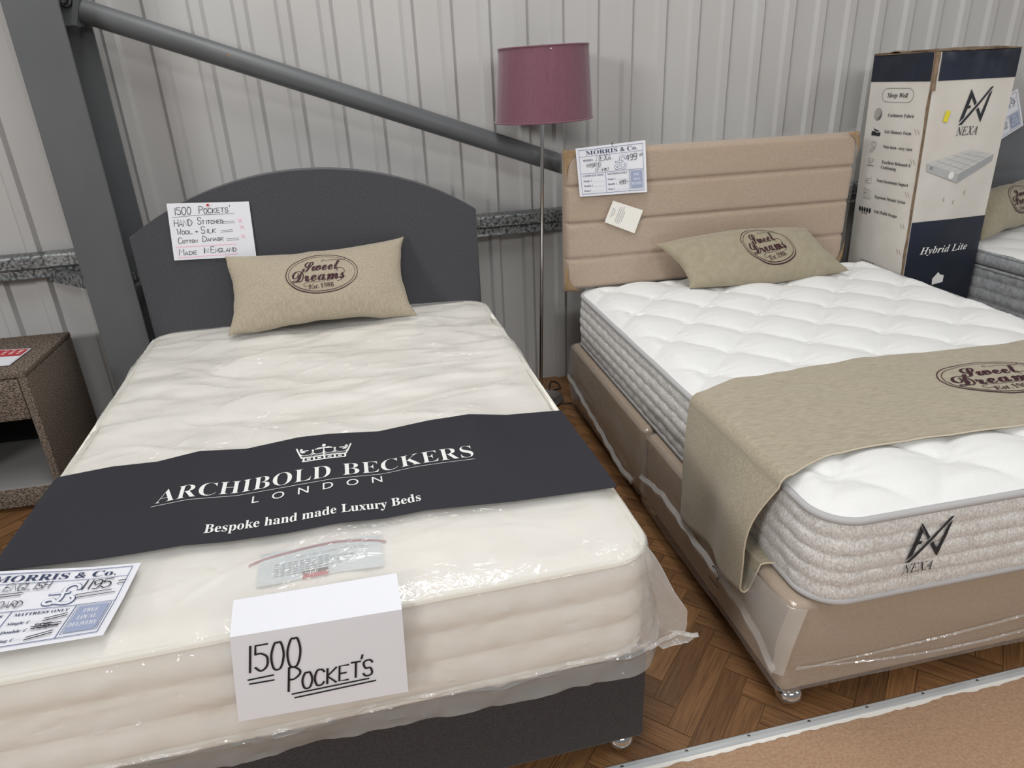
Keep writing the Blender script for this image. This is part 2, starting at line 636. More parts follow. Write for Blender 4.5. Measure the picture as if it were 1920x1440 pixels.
def glyph_strokes(ch):
    res = []
    for s in HAND.get(ch, '').split():
        curved = s.startswith('~')
        s = s.lstrip('~')
        pts = np.array([(int(s[i]) / 4, int(s[i + 1]) / 6) for i in range(0, len(s) - 1, 2)])
        if curved and len(pts) > 2:
            closed = np.allclose(pts[0], pts[-1])
            Q = np.vstack([pts[-2] if closed else 2 * pts[0] - pts[1], pts, pts[1] if closed else 2 * pts[-1] - pts[-2]])
            out = []
            for i in range(1, len(Q) - 2):
                for t in np.linspace(0, 1, 5)[:-1]:
                    p0, p1, p2, p3 = Q[i - 1], Q[i], Q[i + 1], Q[i + 2]
                    out.append(0.5 * (2 * p1 + (p2 - p0) * t + (2 * p0 - 5 * p1 + 4 * p2 - p3) * t * t + (3 * p1 - p0 - 3 * p2 + p3) * t ** 3))
            out.append(Q[-2])
            pts = np.array(out)
        res.append(pts)
    return res


class Ink:
    """flat lettering and marks in sheet coordinates (x right, y up), later laid onto a surface"""

    def __init__(self):
        self.items = []
        self.asp = (1.0, 1.0)          # sheet units to metres, so that strokes keep one width

    def faces(self, V, F, mi):
        if len(F):
            self.items.append((np.asarray(V, float), F, mi))

    def rect(self, x0, y0, x1, y1, mi, nx=1, ny=1):
        xs, ys = np.linspace(x0, x1, nx + 1), np.linspace(y0, y1, ny + 1)
        V = [(x, y) for y in ys for x in xs]
        F = [(j * (nx + 1) + i, j * (nx + 1) + i + 1, (j + 1) * (nx + 1) + i + 1, (j + 1) * (nx + 1) + i) for j in range(ny) for i in range(nx)]
        self.faces(V, F, mi)

    def poly(self, pts, mi):
        self.faces(pts, [tuple(range(len(pts)))], mi)

    def stroke(self, pts, w, mi, closed=False, step=None):
        P = np.asarray(pts, float) * np.array(self.asp)
        if closed:
            P = np.vstack([P, P[:1]])
        if step:
            Q = [P[0]]
            for a, b in zip(P[:-1], P[1:]):
                k = max(1, int(np.linalg.norm(b - a) / step))
                Q += [a + (b - a) * t for t in np.linspace(0, 1, k + 1)[1:]]
            P = np.array(Q)
        T = np.gradient(P, axis=0)
        if closed:
            T[0] = T[-1] = P[1] - P[-2]
        T /= np.linalg.norm(T, axis=1)[:, None] + 1e-12
        Nn = np.stack([-T[:, 1], T[:, 0]], 1)
        ww = np.broadcast_to(np.asarray(w, float), (len(P),))[:, None] / 2
        if not closed:
            P = P.copy()
            P[0] -= T[0] * ww[0] * 0.6
            P[-1] += T[-1] * ww[-1] * 0.6
        V = np.vstack([P + Nn * ww, P - Nn * ww]) / np.array(self.asp)
        n = len(P)
        self.faces(V, [(i, n + i, n + i + 1, i + 1) for i in range(n - 1)], mi)

    def text(self, s, x, y, h, mi, style='serif', width=None, anchor='l', thin=0.0, spacing=1.0, shear=0.0, slope=0.0):
        V, F = raw_text(s, style, thin, spacing)
        k = h / cap_height(style)
        V = V * k
        w = V[:, 0].max()
        if width:
            V[:, 0] *= width / w
            w = width
        V[:, 0] += shear * V[:, 1]
        x0 = x - (w / 2 if anchor == 'c' else w if anchor == 'r' else 0)
        V[:, 1] += slope * V[:, 0]
        self.faces(V + np.array([x0, y]), F, mi)
        return w

    def hand(self, s, x, y, h, mi, w=None, adv=0.82, aspect=0.55, slope=0.0, shear=0.08, rnd=None, small=0.78, jit=0.05):
        rnd = rnd or random.Random(s)
        w = w or h * 0.1
        cx = x
        cap = True
        for ch in s:
            if ch == ' ':
                cx += h * 0.45
                cap = True
                continue
            hh = h * (1 if (cap or ch.isdigit() or ch in "'()=") else small) * (1 + rnd.uniform(-jit, jit))
            cap = ch == ' '
            ww = hh * aspect * (1.0 if hh > 0.85 * h else 1.32)
            dy = rnd.uniform(-jit, jit) * h * 0.6 + (h * 0.25 if ch == "'" else 0)
            for pts in glyph_strokes(ch):
                P = np.stack([cx + pts[:, 0] * ww + shear * pts[:, 1] * hh, y + dy + pts[:, 1] * hh + slope * (cx - x)], 1)
                self.stroke(P, w, mi)
            cx += (ww if ch not in "1Ii'" else ww * 0.55) + h * 0.17 * adv
        return cx

    def transform(self, fn):
        self.items = [(fn(V), F, mi) for V, F, mi in self.items]
        return self

    def extend(self, other):
        self.items += other.items

    def lay(self, geo, P, lift=0.0007, step=None, mbase=0, sign=1):
        """P maps (x array, y array) -> points; lift is along the surface normal"""
        for k, (V, F, mi) in enumerate(self.items):
            if step:
                V, F = slice2d(V, F, step)
            x, y = V[:, 0], V[:, 1]
            e = 1e-3
            Q = P(x, y)
            n = np.cross(P(x + e, y) - P(x - e, y), P(x, y + e) - P(x, y - e))
            n *= sign / (np.linalg.norm(n, axis=1)[:, None] + 1e-12)
            geo.add(Q + n * (lift + 0.0004 * mi), F, mi + mbase)


def slice2d(V, F, step):
    bm = bmesh.new()
    vs = [bm.verts.new((p[0], p[1], 0)) for p in V]
    for f in F:
        try:
            bm.faces.new([vs[i] for i in f])
        except ValueError:
            pass
    for ax in (0, 1):
        lo, hi = V[:, ax].min(), V[:, ax].max()
        for c in np.arange(math.floor(lo / step) + 1, math.ceil(hi / step) + 1) * step - 0.371 * step:
            no = (1, 0, 0) if ax == 0 else (0, 1, 0)
            bmesh.ops.bisect_plane(bm, geom=bm.verts[:] + bm.edges[:] + bm.faces[:], dist=1e-6, plane_co=(c, c, 0), plane_no=no)
    bm.verts.index_update()
    V2 = np.array([v.co[:2] for v in bm.verts])
    F2 = [tuple(v.index for v in f.verts) for f in bm.faces]
    bm.free()
    return V2, F2


def arc_pts(cx, cy, rx, ry, a0, a1, n=24, rot=0.0):
    t = np.linspace(math.radians(a0), math.radians(a1), n)
    x, y = rx * np.cos(t), ry * np.sin(t)
    return np.stack([cx + x * math.cos(rot) - y * math.sin(rot), cy + x * math.sin(rot) + y * math.cos(rot)], 1)


def cushion_logo(mi=1):
    """oval pillow-maker's mark: double oval, two lines of script, year"""
    k = Ink()
    for a, b, w0, w1 in ((1.0, 0.585, 0.016, 0.034), (0.93, 0.525, 0.010, 0.020)):
        P = arc_pts(0, 0, a, b, 0, 360, 73)[:-1]
        t = np.linspace(0, 2 * PI, 73)[:-1]
        w = w0 + (w1 - w0) * np.clip(-np.sin(t + 0.4), 0, 1)
        k.stroke(P, np.append(w, w[0]), mi, closed=True)
    for dx in (-0.008, 0.008):      # struck twice for weight
        k.text('Sweet', -0.53 + dx, 0.09, 0.31, mi, 'script', width=1.04)
        k.text('Dreams', -0.83 + dx, -0.21, 0.35, mi, 'script', width=1.45)
    k.text('Est.', -0.42, -0.43, 0.115, mi, 'bolditalic', width=0.30)
    k.text('1988', -0.08, -0.43, 0.125, mi, 'serif', width=0.36, thin=-0.008)
    k.stroke(np.vstack([arc_pts(0.06, 0.40, 0.04, 0.03, 250, 90, 8), arc_pts(0.30, 0.30, 0.32, 0.10, 125, 60, 10), arc_pts(0.58, 0.42, 0.08, 0.04, 250, 420, 12)]), 0.010, mi)
    k.stroke(np.vstack([arc_pts(0.47, 0.06, 0.05, 0.05, 230, 90, 8), arc_pts(0.52, 0.02, 0.11, 0.10, 90, -60, 12)]), 0.013, mi)
    k.stroke(np.vstack([arc_pts(-0.45, -0.30, 0.09, 0.05, 330, 90, 12), arc_pts(-0.22, -0.06, 0.30, 0.19, 235, 290, 8), arc_pts(0.02, -0.22, 0.03, 0.03, 270, 360, 5)]), 0.010, mi)
    k.stroke(np.vstack([arc_pts(0.15, -0.16, 0.10, 0.08, 200, 300, 8), arc_pts(0.42, -0.22, 0.10, 0.05, 140, -110, 16)]), 0.011, mi)
    return k


def maker_emblem(mi=1):
    """angular emblem of five bars, unit square, y up"""
    k = Ink()

    def n(*p):
        return [((x - 1115) / 425, (1125 - y) / 480) for x, y in p]

    k.poly(n((1216, 664), (1250, 735), (1176, 1036), (1115, 1094)), mi)
    k.poly(n((1216, 664), (1326, 850), (1300, 880), (1222, 742)), mi)
    k.poly(n((1180, 880), (1252, 878), (1244, 915), (1172, 917)), mi)
    k.poly(n((1113, 1128), (1150, 1090), (1510, 648), (1545, 646), (1165, 1126)), mi)
    k.poly(n((1338, 938), (1366, 908), (1440, 1040), (1438, 1110)), mi)
    k.poly(n((1438, 1110), (1408, 1030), (1492, 738), (1536, 690)), mi)
    return k


def brand_mark(mi=1):
    k = maker_emblem(mi)
    k.text('NEXA', -0.02, -0.30, 0.24, mi, 'italic', width=0.74)
    return k


# ------------------------------------------------------------------ papers
def price_card(lines, mats_off=1):
    """retailer's printed card in unit coordinates, 1.46 wide by 1 high, with handwriting"""
    k = Ink()
    W = 1.46
    navy, line, fill, white, dots, pen = 1, 2, 3, 4, 5, 6
    k.stroke([(0.06, 0.05), (W - 0.06, 0.05), (W - 0.06, 0.95), (0.06, 0.95)], 0.010, line, closed=True)
    k.text('MORRIS & Co.', 0.20, 0.845, 0.078, navy, 'serif', width=1.08)
    k.stroke([(0.06, 0.815), (W - 0.06, 0.815)], 0.006, line)
    k.text('MODEL', 0.13, 0.715, 0.042, navy, 'serif', width=0.22)
    k.rect(0.36, 0.712, 0.78, 0.715, dots)
    k.stroke([(0.06, 0.47), (W - 0.06, 0.47)], 0.007, line)
    k.stroke([(0.58, 0.47), (0.58, 0.05)], 0.007, line)
    k.stroke([(1.09, 0.47), (1.09, 0.05)], 0.007, line)
    k.rect(1.125, 0.10, 1.365, 0.44, fill)
    k.stroke([(1.112, 0.087), (1.378, 0.087), (1.378, 0.453), (1.112, 0.453)], 0.005, line, closed=True)
    for t, y in (('FREE', 0.345), ('LOCAL', 0.255), ('DELIVERY', 0.165)):
        k.text(t, 1.245, y, 0.050, white, 'serif', width=0.12 if t == 'FREE' else 0.15 if t == 'LOCAL' else 0.215, anchor='c')
    k.text('COMPLETE BEDS', 0.11, 0.405, 0.034, navy, 'serif', width=0.42)
    k.text('MATTRESS ONLY', 0.62, 0.405, 0.034, navy, 'serif', width=0.43)
    for x0 in (0.11, 0.62):
        for t, y in (('Single £', 0.30), ('Double £', 0.20), ('King £', 0.10)):
            w = k.text(t, x0, y, 0.034, navy, 'serif')
            k.rect(x0 + w + 0.015, y - 0.004, x0 + 0.43, y - 0.001, dots)
    p = np.vstack([arc_pts(0.965, 0.69, 0.060, 0.065, 0, 185, 14), arc_pts(0.86, 0.60, 0.055, 0.08, 10, -40, 6), [(0.885, 0.52)],
                   arc_pts(0.835, 0.545, 0.042, 0.03, -20, -300, 14), [(0.90, 0.525), (0.95, 0.512)], arc_pts(0.98, 0.555, 0.045, 0.045, -90, 60, 8)])
    k.stroke(p, 0.040, line)
    k.stroke([(0.80, 0.645), (0.96, 0.652)], 0.030, line)
    k.stroke(p, 0.026, white)
    k.stroke([(0.805, 0.645), (0.955, 0.652)], 0.017, white)
    for kind, *a in lines:
        if kind == 'hand':
            s, x, y, h = a[:4]
            k.hand(s, x, y, h, pen, w=h * (a[4] if len(a) > 4 else 0.10), small=1.0, slope=a[5] if len(a) > 5 else 0.0)
        else:
            k.stroke(a[0], a[1], pen)
    return k


PRICE_MATS = ['paper_white', 'ink_navy', 'ink_blue_line', 'ink_blue_fill', 'paper_white', 'ink_dots', 'ink_black']


def quad_map(TL, TR, BL, BR, W=1.0, H=1.0, curl=None):
    TL, TR, BL, BR = (np.array(p, float) for p in (TL, TR, BL, BR))

    def P(x, y):
        s, t = (np.asarray(x) / W)[..., None], (np.asarray(y) / H)[..., None]
        Q = (BL * (1 - s) + BR * s) * (1 - t) + (TL * (1 - s) + TR * s) * t
        if curl is not None:
            Q = Q + curl(s[..., 0], t[..., 0])
        return Q

    return P


def paper(name, label, cat, P, W, H, ink, mats, fr, parent=None, nx=12, ny=10, flip=1, lift=0.0008, step=None, group=None):
    g = Geo()
    X, Y = np.meshgrid(np.linspace(0, W, nx + 1), np.linspace(0, H, ny + 1))
    G = P(X, Y)
    g.sheet(G, 0.0004 * flip, 0)
    if ink is not None:
        ink.lay(g, P, lift, step, sign=-1 if fr else 1)
    o = make(name, g, mats, fr, parent=parent, smooth=True, recalc=False)
    if parent is None:
        tag(o, label, cat, group)
    return o


# ------------------------------------------------------------------ rounded blocks (mattresses, bags)
def rr_axis(Ln, n, edge=(0.004, 0.010, 0.018, 0.028, 0.040)):
    e = np.array(edge)
    mid = np.linspace(0.052, Ln - 0.052, n)
    return np.concatenate([[0], e, mid, Ln - e[::-1], [Ln]])


def rr_grid(u0, v0, u1, v1, r, nu, nv):
    us, vs = rr_axis(u1 - u0, nu), rr_axis(v1 - v0, nv)
    U, Vv = np.meshgrid(us, vs, indexing='ij')
    W, Ln = u1 - u0, v1 - v0
    a, b = W / 2, Ln / 2
    X, Y = U - a, Vv - b
    s = np.clip((np.abs(X) - (a - r)) / r, 0, 1)
    t = np.clip((np.abs(Y) - (b - r)) / r, 0, 1)
    m = (s > 0) & (t > 0)
    X = np.where(m, np.sign(X) * (a - r + r * s * np.sqrt(1 - t * t / 2)), X)
    Y = np.where(m, np.sign(Y) * (b - r + r * t * np.sqrt(1 - s * s / 2)), Y)
    # distance to the rounded outline
    qx, qy = np.abs(X) - (a - r), np.abs(Y) - (b - r)
    d = -(np.minimum(np.maximum(qx, qy), 0) + np.hypot(np.maximum(qx, 0), np.maximum(qy, 0)) - r)
    nu_, nv_ = U.shape
    ring = [(i, 0) for i in range(nu_)] + [(nu_ - 1, j) for j in range(1, nv_)] + [(i, nv_ - 1) for i in range(nu_ - 2, -1, -1)] + [(0, j) for j in range(nv_ - 2, 0, -1)]
    rx = np.array([X[i, j] for i, j in ring])
    ry = np.array([Y[i, j] for i, j in ring])
    nx, ny = np.maximum(np.abs(rx) - (a - r), 0) * np.sign(rx), np.maximum(np.abs(ry) - (b - r), 0) * np.sign(ry)
    nn = np.hypot(nx, ny) + 1e-9
    nx, ny = nx / nn, ny / nn
    seg = np.hypot(np.diff(np.append(rx, rx[0])), np.diff(np.append(ry, ry[0])))
    sl = np.concatenate([[0], np.cumsum(seg)[:-1]])
    return dict(U=X + a + u0, V=Y + b + v0, d=np.maximum(d, 0), ring=ring, ru=rx + a + u0, rv=ry + b + v0, nx=nx, ny=ny, s=sl, per=seg.sum())


def side_rows(R, zs, off):
    """zs: rows of z (scalar or per ring point); off(k): outward offset per ring point"""
    rows = []
    for k, z in enumerate(zs):
        o = off(k)
        rows.append(np.stack([R['ru'] + R['nx'] * o, R['rv'] + R['ny'] * o, np.broadcast_to(z, R['ru'].shape)], 1))
    return np.array(rows)


def ring_path(R, z, o, every=1):
    return np.stack([R['ru'] + R['nx'] * o, R['rv'] + R['ny'] * o, np.broadcast_to(z, R['ru'].shape)], 1)


# =================================================================== SETTING
def build_wall():
    pitch, x0 = 0.1705, -0.519
    prof = [(0.0, -0.002), (0.015, -0.019), (0.052, -0.019), (0.067, -0.002)]
    k0, k1 = -22, 52
    xs, ys = [], []
    for k in range(k0, k1):
        for dx, y in prof:
            xs.append(x0 + pitch * k + dx - 0.012)
            ys.append(y)
    zs = np.linspace(0, 4.6, 3)
    P = np.zeros((3, len(xs), 3))
    P[:, :, 0] = xs
    P[:, :, 1] = ys
    P[:, :, 2] = zs[:, None]
    g = Geo().grid(P)
    Pb = P.copy()
    Pb[:, :, 1] = 0.06
    g.grid(Pb)
    o = make('wall_back', g, 'cladding_paint', smooth=False, recalc=False)
    # normals towards the room
    for p in o.data.polygons:
        pass
    struct(o)
    # fixing screws on the sheet
    return o


def build_floor():
    g = Geo()
    wpl, lpl = 0.066, 0.330
    V, F, UV, tone = [], [], [], []
    rnd = random.Random(4)
    n = int(round(lpl / wpl))
    ca, sa = math.cos(math.radians(45 - 1.5)), math.sin(math.radians(45 - 1.5))
    y_lo, y_hi, x_lo, x_hi = -2.48, 0.06, -3.6, 7.6
    gap = 0.0010
    bm = bmesh.new()
    uvl = bm.loops.layers.uv.new('plank')
    tl = bm.faces.layers.float.new('tone_face')

    def plank(px, py, w, h, along):
        c = [(px + gap, py + gap), (px + w - gap, py + gap), (px + w - gap, py + h - gap), (px + gap, py + h - gap)]
        W = [(x * ca - y * sa + 2.0, x * sa + y * ca - 1.2) for x, y in c]
        if max(p[0] for p in W) < x_lo or min(p[0] for p in W) > x_hi or max(p[1] for p in W) < y_lo or min(p[1] for p in W) > y_hi:
            return
        f = bm.faces.new([bm.verts.new((p[0], p[1], 0)) for p in W])
        t = rnd.random()
        o1, o2 = rnd.uniform(0, 9), rnd.uniform(0, 9)
        q = [(0, 0), (w, 0), (w, h), (0, h)]
        for lp, (a, b) in zip(f.loops, q):
            lp[uvl].uv = (a + o1, b + o2) if along == 'x' else (b + o1, a + o2)
        f[tl] = t

    R = 130
    for i in range(-R, R):
        for j in range(-R // 2, R // 2):
            # herringbone cell: one plank along x, one along y, stepping along the diagonal
            bx, by = (i + j * n) * wpl, (i - j * n) * wpl
            plank(bx, by, lpl, wpl, 'x')
            plank(bx, by + wpl, wpl, lpl, 'y')
    for co, no in (((0, y_lo, 0), (0, -1, 0)), ((0, y_hi, 0), (0, 1, 0)), ((x_lo, 0, 0), (-1, 0, 0)), ((x_hi, 0, 0), (1, 0, 0))):
        bmesh.ops.bisect_plane(bm, geom=bm.verts[:] + bm.edges[:] + bm.faces[:], dist=1e-6, plane_co=co, plane_no=no, clear_outer=True)
    bmesh.ops.bisect_plane(bm, geom=bm.verts[:] + bm.edges[:] + bm.faces[:], dist=1e-6, plane_co=(1.35, -2.336, 0), plane_no=(-0.0195, -1, 0), clear_outer=True)
    me = bpy.data.meshes.new('floor')
    tones = [f[tl] for f in bm.faces]
    nf = len(bm.faces)
    # dark bed under the planks
    z = -0.002
    f = bm.faces.new([bm.verts.new(p) for p in ((x_lo, -2.24, z), (x_hi, -2.46, z), (x_hi, y_hi, z), (x_lo, y_hi, z))])
    bm.to_mesh(me)
    bm.free()
    at = me.attributes.new('tone', 'FLOAT', 'FACE')
    at.data.foreach_set('value', tones + [0.0])
    me.materials.append(MATS['oak_herringbone'])
    me.materials.append(MATS['dark_inside'])
    me.polygons[nf].material_index = 1
    o = bpy.data.objects.new('floor', me)
    COL.objects.link(o)
    struct(o)
    # carpet on the aisle side
    g = Geo().box((-3.6, -7.5, -0.03), (7.6, -2.24, -0.003))
    g.add([(-3.6, -7.5, 0.0), (7.6, -7.5, 0), (7.6, -2.4612, 0), (-3.6, -2.2428, 0)], [(0, 1, 2, 3)])
    c = make('floor_carpet', g, 'carpet_tan', smooth=False)
    struct(c)
    return o


def build_strip():
    g = Geo()
    xs = np.linspace(-3.6, 7.6, 60)
    # angled with the photo: the strip runs a degree off the wall
    sl = -0.0195

    def yy(x):
        return -2.327 + sl * (x - 1.35)

    sec = [(0.000, 0.0005), (-0.001, 0.004), (-0.003, 0.005), (-0.011, 0.0045), (-0.013, 0.006), (-0.012, 0.006), (-0.021, 0.004), (-0.023, 0.0005)]
    P = np.array([[(x, yy(x) + dy - 0.002, z) for dy, z in sec] for x in xs])
    g.grid(P)
    o = make('trim_1', g, 'aluminium', smooth=False)
    struct(o)
    for x in np.arange(0.79, 4.2, 0.1705):
        h = Geo().lathe([(0, 0.0068), (0.0035, 0.0066), (0.0048, 0.0055), (0.005, 0.004)], (x, yy(x) - 0.011, -0.0012), 10)
        make('screw', h, 'screw_steel', parent=o)
    # line of white floor paint left along the strip, its edge worn
    xs = np.linspace(-3.6, 7.6, 990)
    w = 0.0095 + 0.006 * vnoise(xs * 9, xs * 0, 3) + 0.006 * vnoise(xs * 60, xs * 0, 5)
    a = np.array([(x, yy(x) - 0.0245, 0.0012) for x in xs])
    b = np.array([(x, yy(x) - 0.0245 - max(0.002, q), 0.0012) for x, q in zip(xs, w)])
    g = Geo().grid(np.array([b, a]))
    p = make('trim_2', g, 'floor_paint', smooth=False)
    struct(p)


build_wall()
build_floor()
build_strip()


def build_steel():
    # column: I-section, one flange towards the room
    g = Geo()
    g.box((-0.225, -0.345, 0), (-0.045, -0.333, 4.6), 0, 0.002, 1)
    g.box((-0.139, -0.335, 0), (-0.131, -0.115, 4.6), 0)
    g.box((-0.225, -0.125, 0), (-0.012, -0.113, 4.6), 0, 0.002, 1)
    t = thing('steel_column', 'tall dark grey painted steel column at the left by the nightstand', 'column', (-0.135, -0.23, 0))
    make('column_shaft', g, 'steel_grey_paint', parent=t, smooth=False)
    h = Geo().box((-0.133, -0.191, 1.78), (-0.040, -0.179, 2.2), 0, 0.003, 1)
    make('gusset_plate', h, 'steel_grey_paint', parent=t, smooth=False)
    for x, z in ((-0.062, 1.868), (-0.062, 2.02)):
        b = Geo().lathe([(0, 0.026), (0.011, 0.026), (0.014, 0.022), (0.0145, 0.012), (0.0145, 0.010), (0.024, 0.010), (0.025, 0.006), (0.025, 0)], (x, -0.191, z), 18, axis=(0, -1, 0))
        make('bolt', b, 'galvanised_steel', parent=t)
    # diagonal brace tube
    t2 = thing('brace_tube', 'round grey steel brace tube slanting down along the back wall', 'pipe', (-0.03, -0.185, 1.83))
    a, b = np.array([-0.035, -0.2, 1.842]), np.array([5.4, -0.2, -0.02])
    a2, b2 = np.array([-0.0233, -0.185, 1.834]), np.array([1.8377, -0.185, 1.1607])
    d = (b2 - a2) / np.linalg.norm(b2 - a2)
    P = [a2 + d * s for s in np.linspace(0, 3.52, 12)]
    make('tube', Geo().tube(P, 0.0425, 28), 'steel_grey_paint', parent=t2)
    h = Geo()
    c = a2 - d * 0.004
    up = np.cross(d, (0, 1, 0))
    for s in (-1, 1):
        pass
    nrm = np.array([0, 1.0, 0])
    up = np.cross(nrm, d)
    V = []
    for k in (-0.008, 0.012):
        for sx, sy in ((-1, -1), (1, -1), (1, 1), (-1, 1)):
            V.append(c + d * k + nrm * 0.05 * sx + up * 0.056 * sy)
    h.add(V, [(0, 1, 2, 3), (7, 6, 5, 4), (0, 4, 5, 1), (1, 5, 6, 2), (2, 6, 7, 3), (3, 7, 4, 0)])
    make('end_plate', h, 'steel_grey_paint', parent=t2, smooth=False)
    h = Geo()
    for k in range(1):
        q = a2 + d * 0.53
        n = np.array([0, -1, 0.25])
        n /= np.linalg.norm(n)
        P = np.array([[q + d * (u + 0.003 * math.sin(9 * v)) + np.cross(d, n) * v + n * (0.0428) for u in (-0.008, 0, 0.008)] for v in (-0.004, 0, 0.005)])
        h.grid(P)
    make('rust_spot', h, 'card_brown', parent=t2)
    # sigma rail across the cladding
    t3 = thing('wall_rail', 'galvanised horizontal steel rail fixed along the back wall', 'rail', (1.5, -0.06, 0.83))
    sec = [(-0.026, 0.932), (-0.100, 0.930), (-0.103, 0.922), (-0.103, 0.880), (-0.088, 0.868), (-0.088, 0.846), (-0.098, 0.836), (-0.026, 0.834)]
    xs = np.linspace(-3.6, 7.6, 12)
    P = np.array([[(x, y, z) for y, z in sec] for x in xs])
    make('rail_section', Geo().grid(P), 'galvanised_steel', parent=t3, smooth=False)
    P = np.array([[(x, y - 0.003 if y < -0.05 else y, z + 0.002) for y, z in sec[:5]] for x in np.linspace(-0.43, 0.13, 4)])
    make('rail_sleeve', Geo().grid(P), 'galvanised_bright', parent=t3, smooth=False)
    h = Geo()
    for s in (0, 1):
        A = np.array([(-0.44, -0.098, 0.868), (-0.250, -0.30, 0.868)])[0]
    q0, q1 = np.array([-0.44, -0.085, 0.864]), np.array([-0.20, -0.325, 0.864])
    dz = np.array([0, 0, -0.052])
    nn = np.array([0.7, 0.7, 0]) * 0.045
    P = np.array([[q0 + nn, q0, q0 + dz], [q1 + nn, q1, q1 + dz]])
    h.sheet(P, 0.003)
    make('knee_brace', h, 'galvanised_steel', parent=t3, smooth=False)
    q0, q1 = np.array([-0.01, -0.10, 0.845]), np.array([-0.10, -0.25, 0.845])
    h = Geo()
    P = np.array([[q0, q0 + dz * 1.1], [q1, q1 + dz * 1.1]])
    h.sheet(P, 0.003)
    make('knee_brace', h, 'galvanised_steel', parent=t3, smooth=False)


build_steel()


# =================================================================== BED ONE (charcoal, arched headboard)
def z1(u, v):
    """top of the bagged mattress: gentle swells under the film"""
    u, v = np.asarray(u, float), np.asarray(v, float)
    ut = [0, .148, .26, .37, .49, .63, .71, .85, .99, 1.11, 1.22, 1.385]
    vt = [1.213, 1.19, 1.20, 1.167, 1.198, 1.168, 1.173, 1.2075, 1.178, 1.173, 1.22, 1.245]
    dt = (1.205 + 0.012 * np.array(ut) - np.array(vt)) * 0.42
    ub = [0, .21, .29, .39, .49, .62, .73, .84, .93, 1.13, 1.385]
    vb = [1.594, 1.62, 1.621, 1.616, 1.636, 1.64, 1.627, 1.643, 1.63, 1.662, 1.675]
    db = (1.603 + 0.055 * np.array(ub) - np.array(vb)) * 0.42
    a = np.interp(u, ut, dt)
    b = np.interp(u, ub, db)
    t = sstep(1.2, 1.63, v)
    w = sstep(0.95, 1.17, v)
    rg = np.clip(1 - 2.6 * np.abs(fbm(u * 2.6 + 1.1 * v + 3, v * 8.5 - u * 1.6, 61, 2)), 0, 1) ** 2
    s = fbm(u * 4.0 + 1.3, v * 8.0, 11, 2) * 0.020 + 0.004 * rg
    z = 0.626 + (a * (1 - t) + b * t) * w * (1 - sstep(1.72, 1.88, v)) + s * (1 - w)
    return z


CREASES = []
_r = random.Random(12)
for _k in range(86):
    _cu, _cv = _r.uniform(0.0, 1.38), _r.uniform(0.12, 1.2)
    if _k > 62:
        _cv = _r.uniform(1.62, 1.9)
    _ang = _r.gauss(0.08, 0.40) if _k % 4 else _r.gauss(-0.5, 0.4)
    if _k % 2:      # broad soft folds
        CREASES.append((_cu, _cv, _ang, _r.uniform(0.16, 0.45), _r.uniform(0.016, 0.040), _r.uniform(0.003, 0.009) * (0.45 if _k > 62 else 1)))
    else:           # short sharp ones that catch the lamps
        CREASES.append((_cu, _cv, _ang, _r.uniform(0.05, 0.20), _r.uniform(0.005, 0.009), _r.uniform(0.003, 0.006)))


def wrinkle(u, v):
    z = np.zeros_like(np.asarray(u, float))
    for cu, cv, ang, ln, wd, am in CREASES:
        c, s = math.cos(ang), math.sin(ang)
        x, y = (u - cu) * c + (v - cv) * s, -(u - cu) * s + (v - cv) * c
        y = y + 0.02 * np.sin(x * 14 + cu * 30)
        z = np.maximum(z, am * np.exp(-np.abs(y / wd) ** 1.5) * np.clip(1 - (x / ln) ** 2, 0, 1))
    return z + 0.0015 * fbm(u * 16 + 4, v * 30, 5, 2)


def zbag(u, v):
    return z1(u, v) + 0.008


M1 = (0.005, 0.0, 1.385, 1.905)


def build_bed_one():
    t = thing('divan_bed', 'charcoal fabric divan bed with an arched headboard, left of the lamp', 'bed', (0.69, 0.95, 0), 1)
    g = Geo()
    g.box((0.0, 0.01, 0.058), (1.385, 1.900, 0.342), 0, 0.012, 3)
    base = make('base', g, 'charcoal_base_weave', 1, parent=t)
    # arched headboard
    th = np.linspace(-1, 1, 41)
    R = 1.248
    top = [(0.690 + 0.696 * s, 1.236 - R + math.sqrt(R * R - (0.696 * s) ** 2)) for s in th]
    out = [(-0.006, 0.33)] + top + [(1.386, 0.33)]
    bm = bmesh.new()
    fv = [bm.verts.new((x, 0.0, z)) for x, z in out]
    bv = [bm.verts.new((x, -0.07, z)) for x, z in out]
    bm.faces.new(fv)
    bm.faces.new(bv[::-1])
    k = len(out)
    for i in range(k):
        bm.faces.new((fv[i], fv[(i + 1) % k], bv[(i + 1) % k], bv[i]))
    bm.edges.ensure_lookup_table()
    ed = [e for e in bm.edges if abs(e.verts[0].co.y) < 1e-6 and abs(e.verts[1].co.y) < 1e-6]
    bmesh.ops.bevel(bm, geom=ed, offset=0.014, segments=4, affect='EDGES', profile=0.6)
    hb = Geo().from_bm(bm)
    make('headboard', hb, 'charcoal_weave', 1, parent=t)
    for u in (0.28, 1.10):
        make('headboard_strut', Geo().box((u, -0.085, 0.10), (u + 0.06, -0.071, 0.72), 0, 0.002, 1), 'dark_inside', 1, parent=t)
    for u, v in ((1.338, 1.862), (0.045, 1.862), (1.340, 0.06), (0.045, 0.06)):
        castor(t, u, v, 1)
    return t


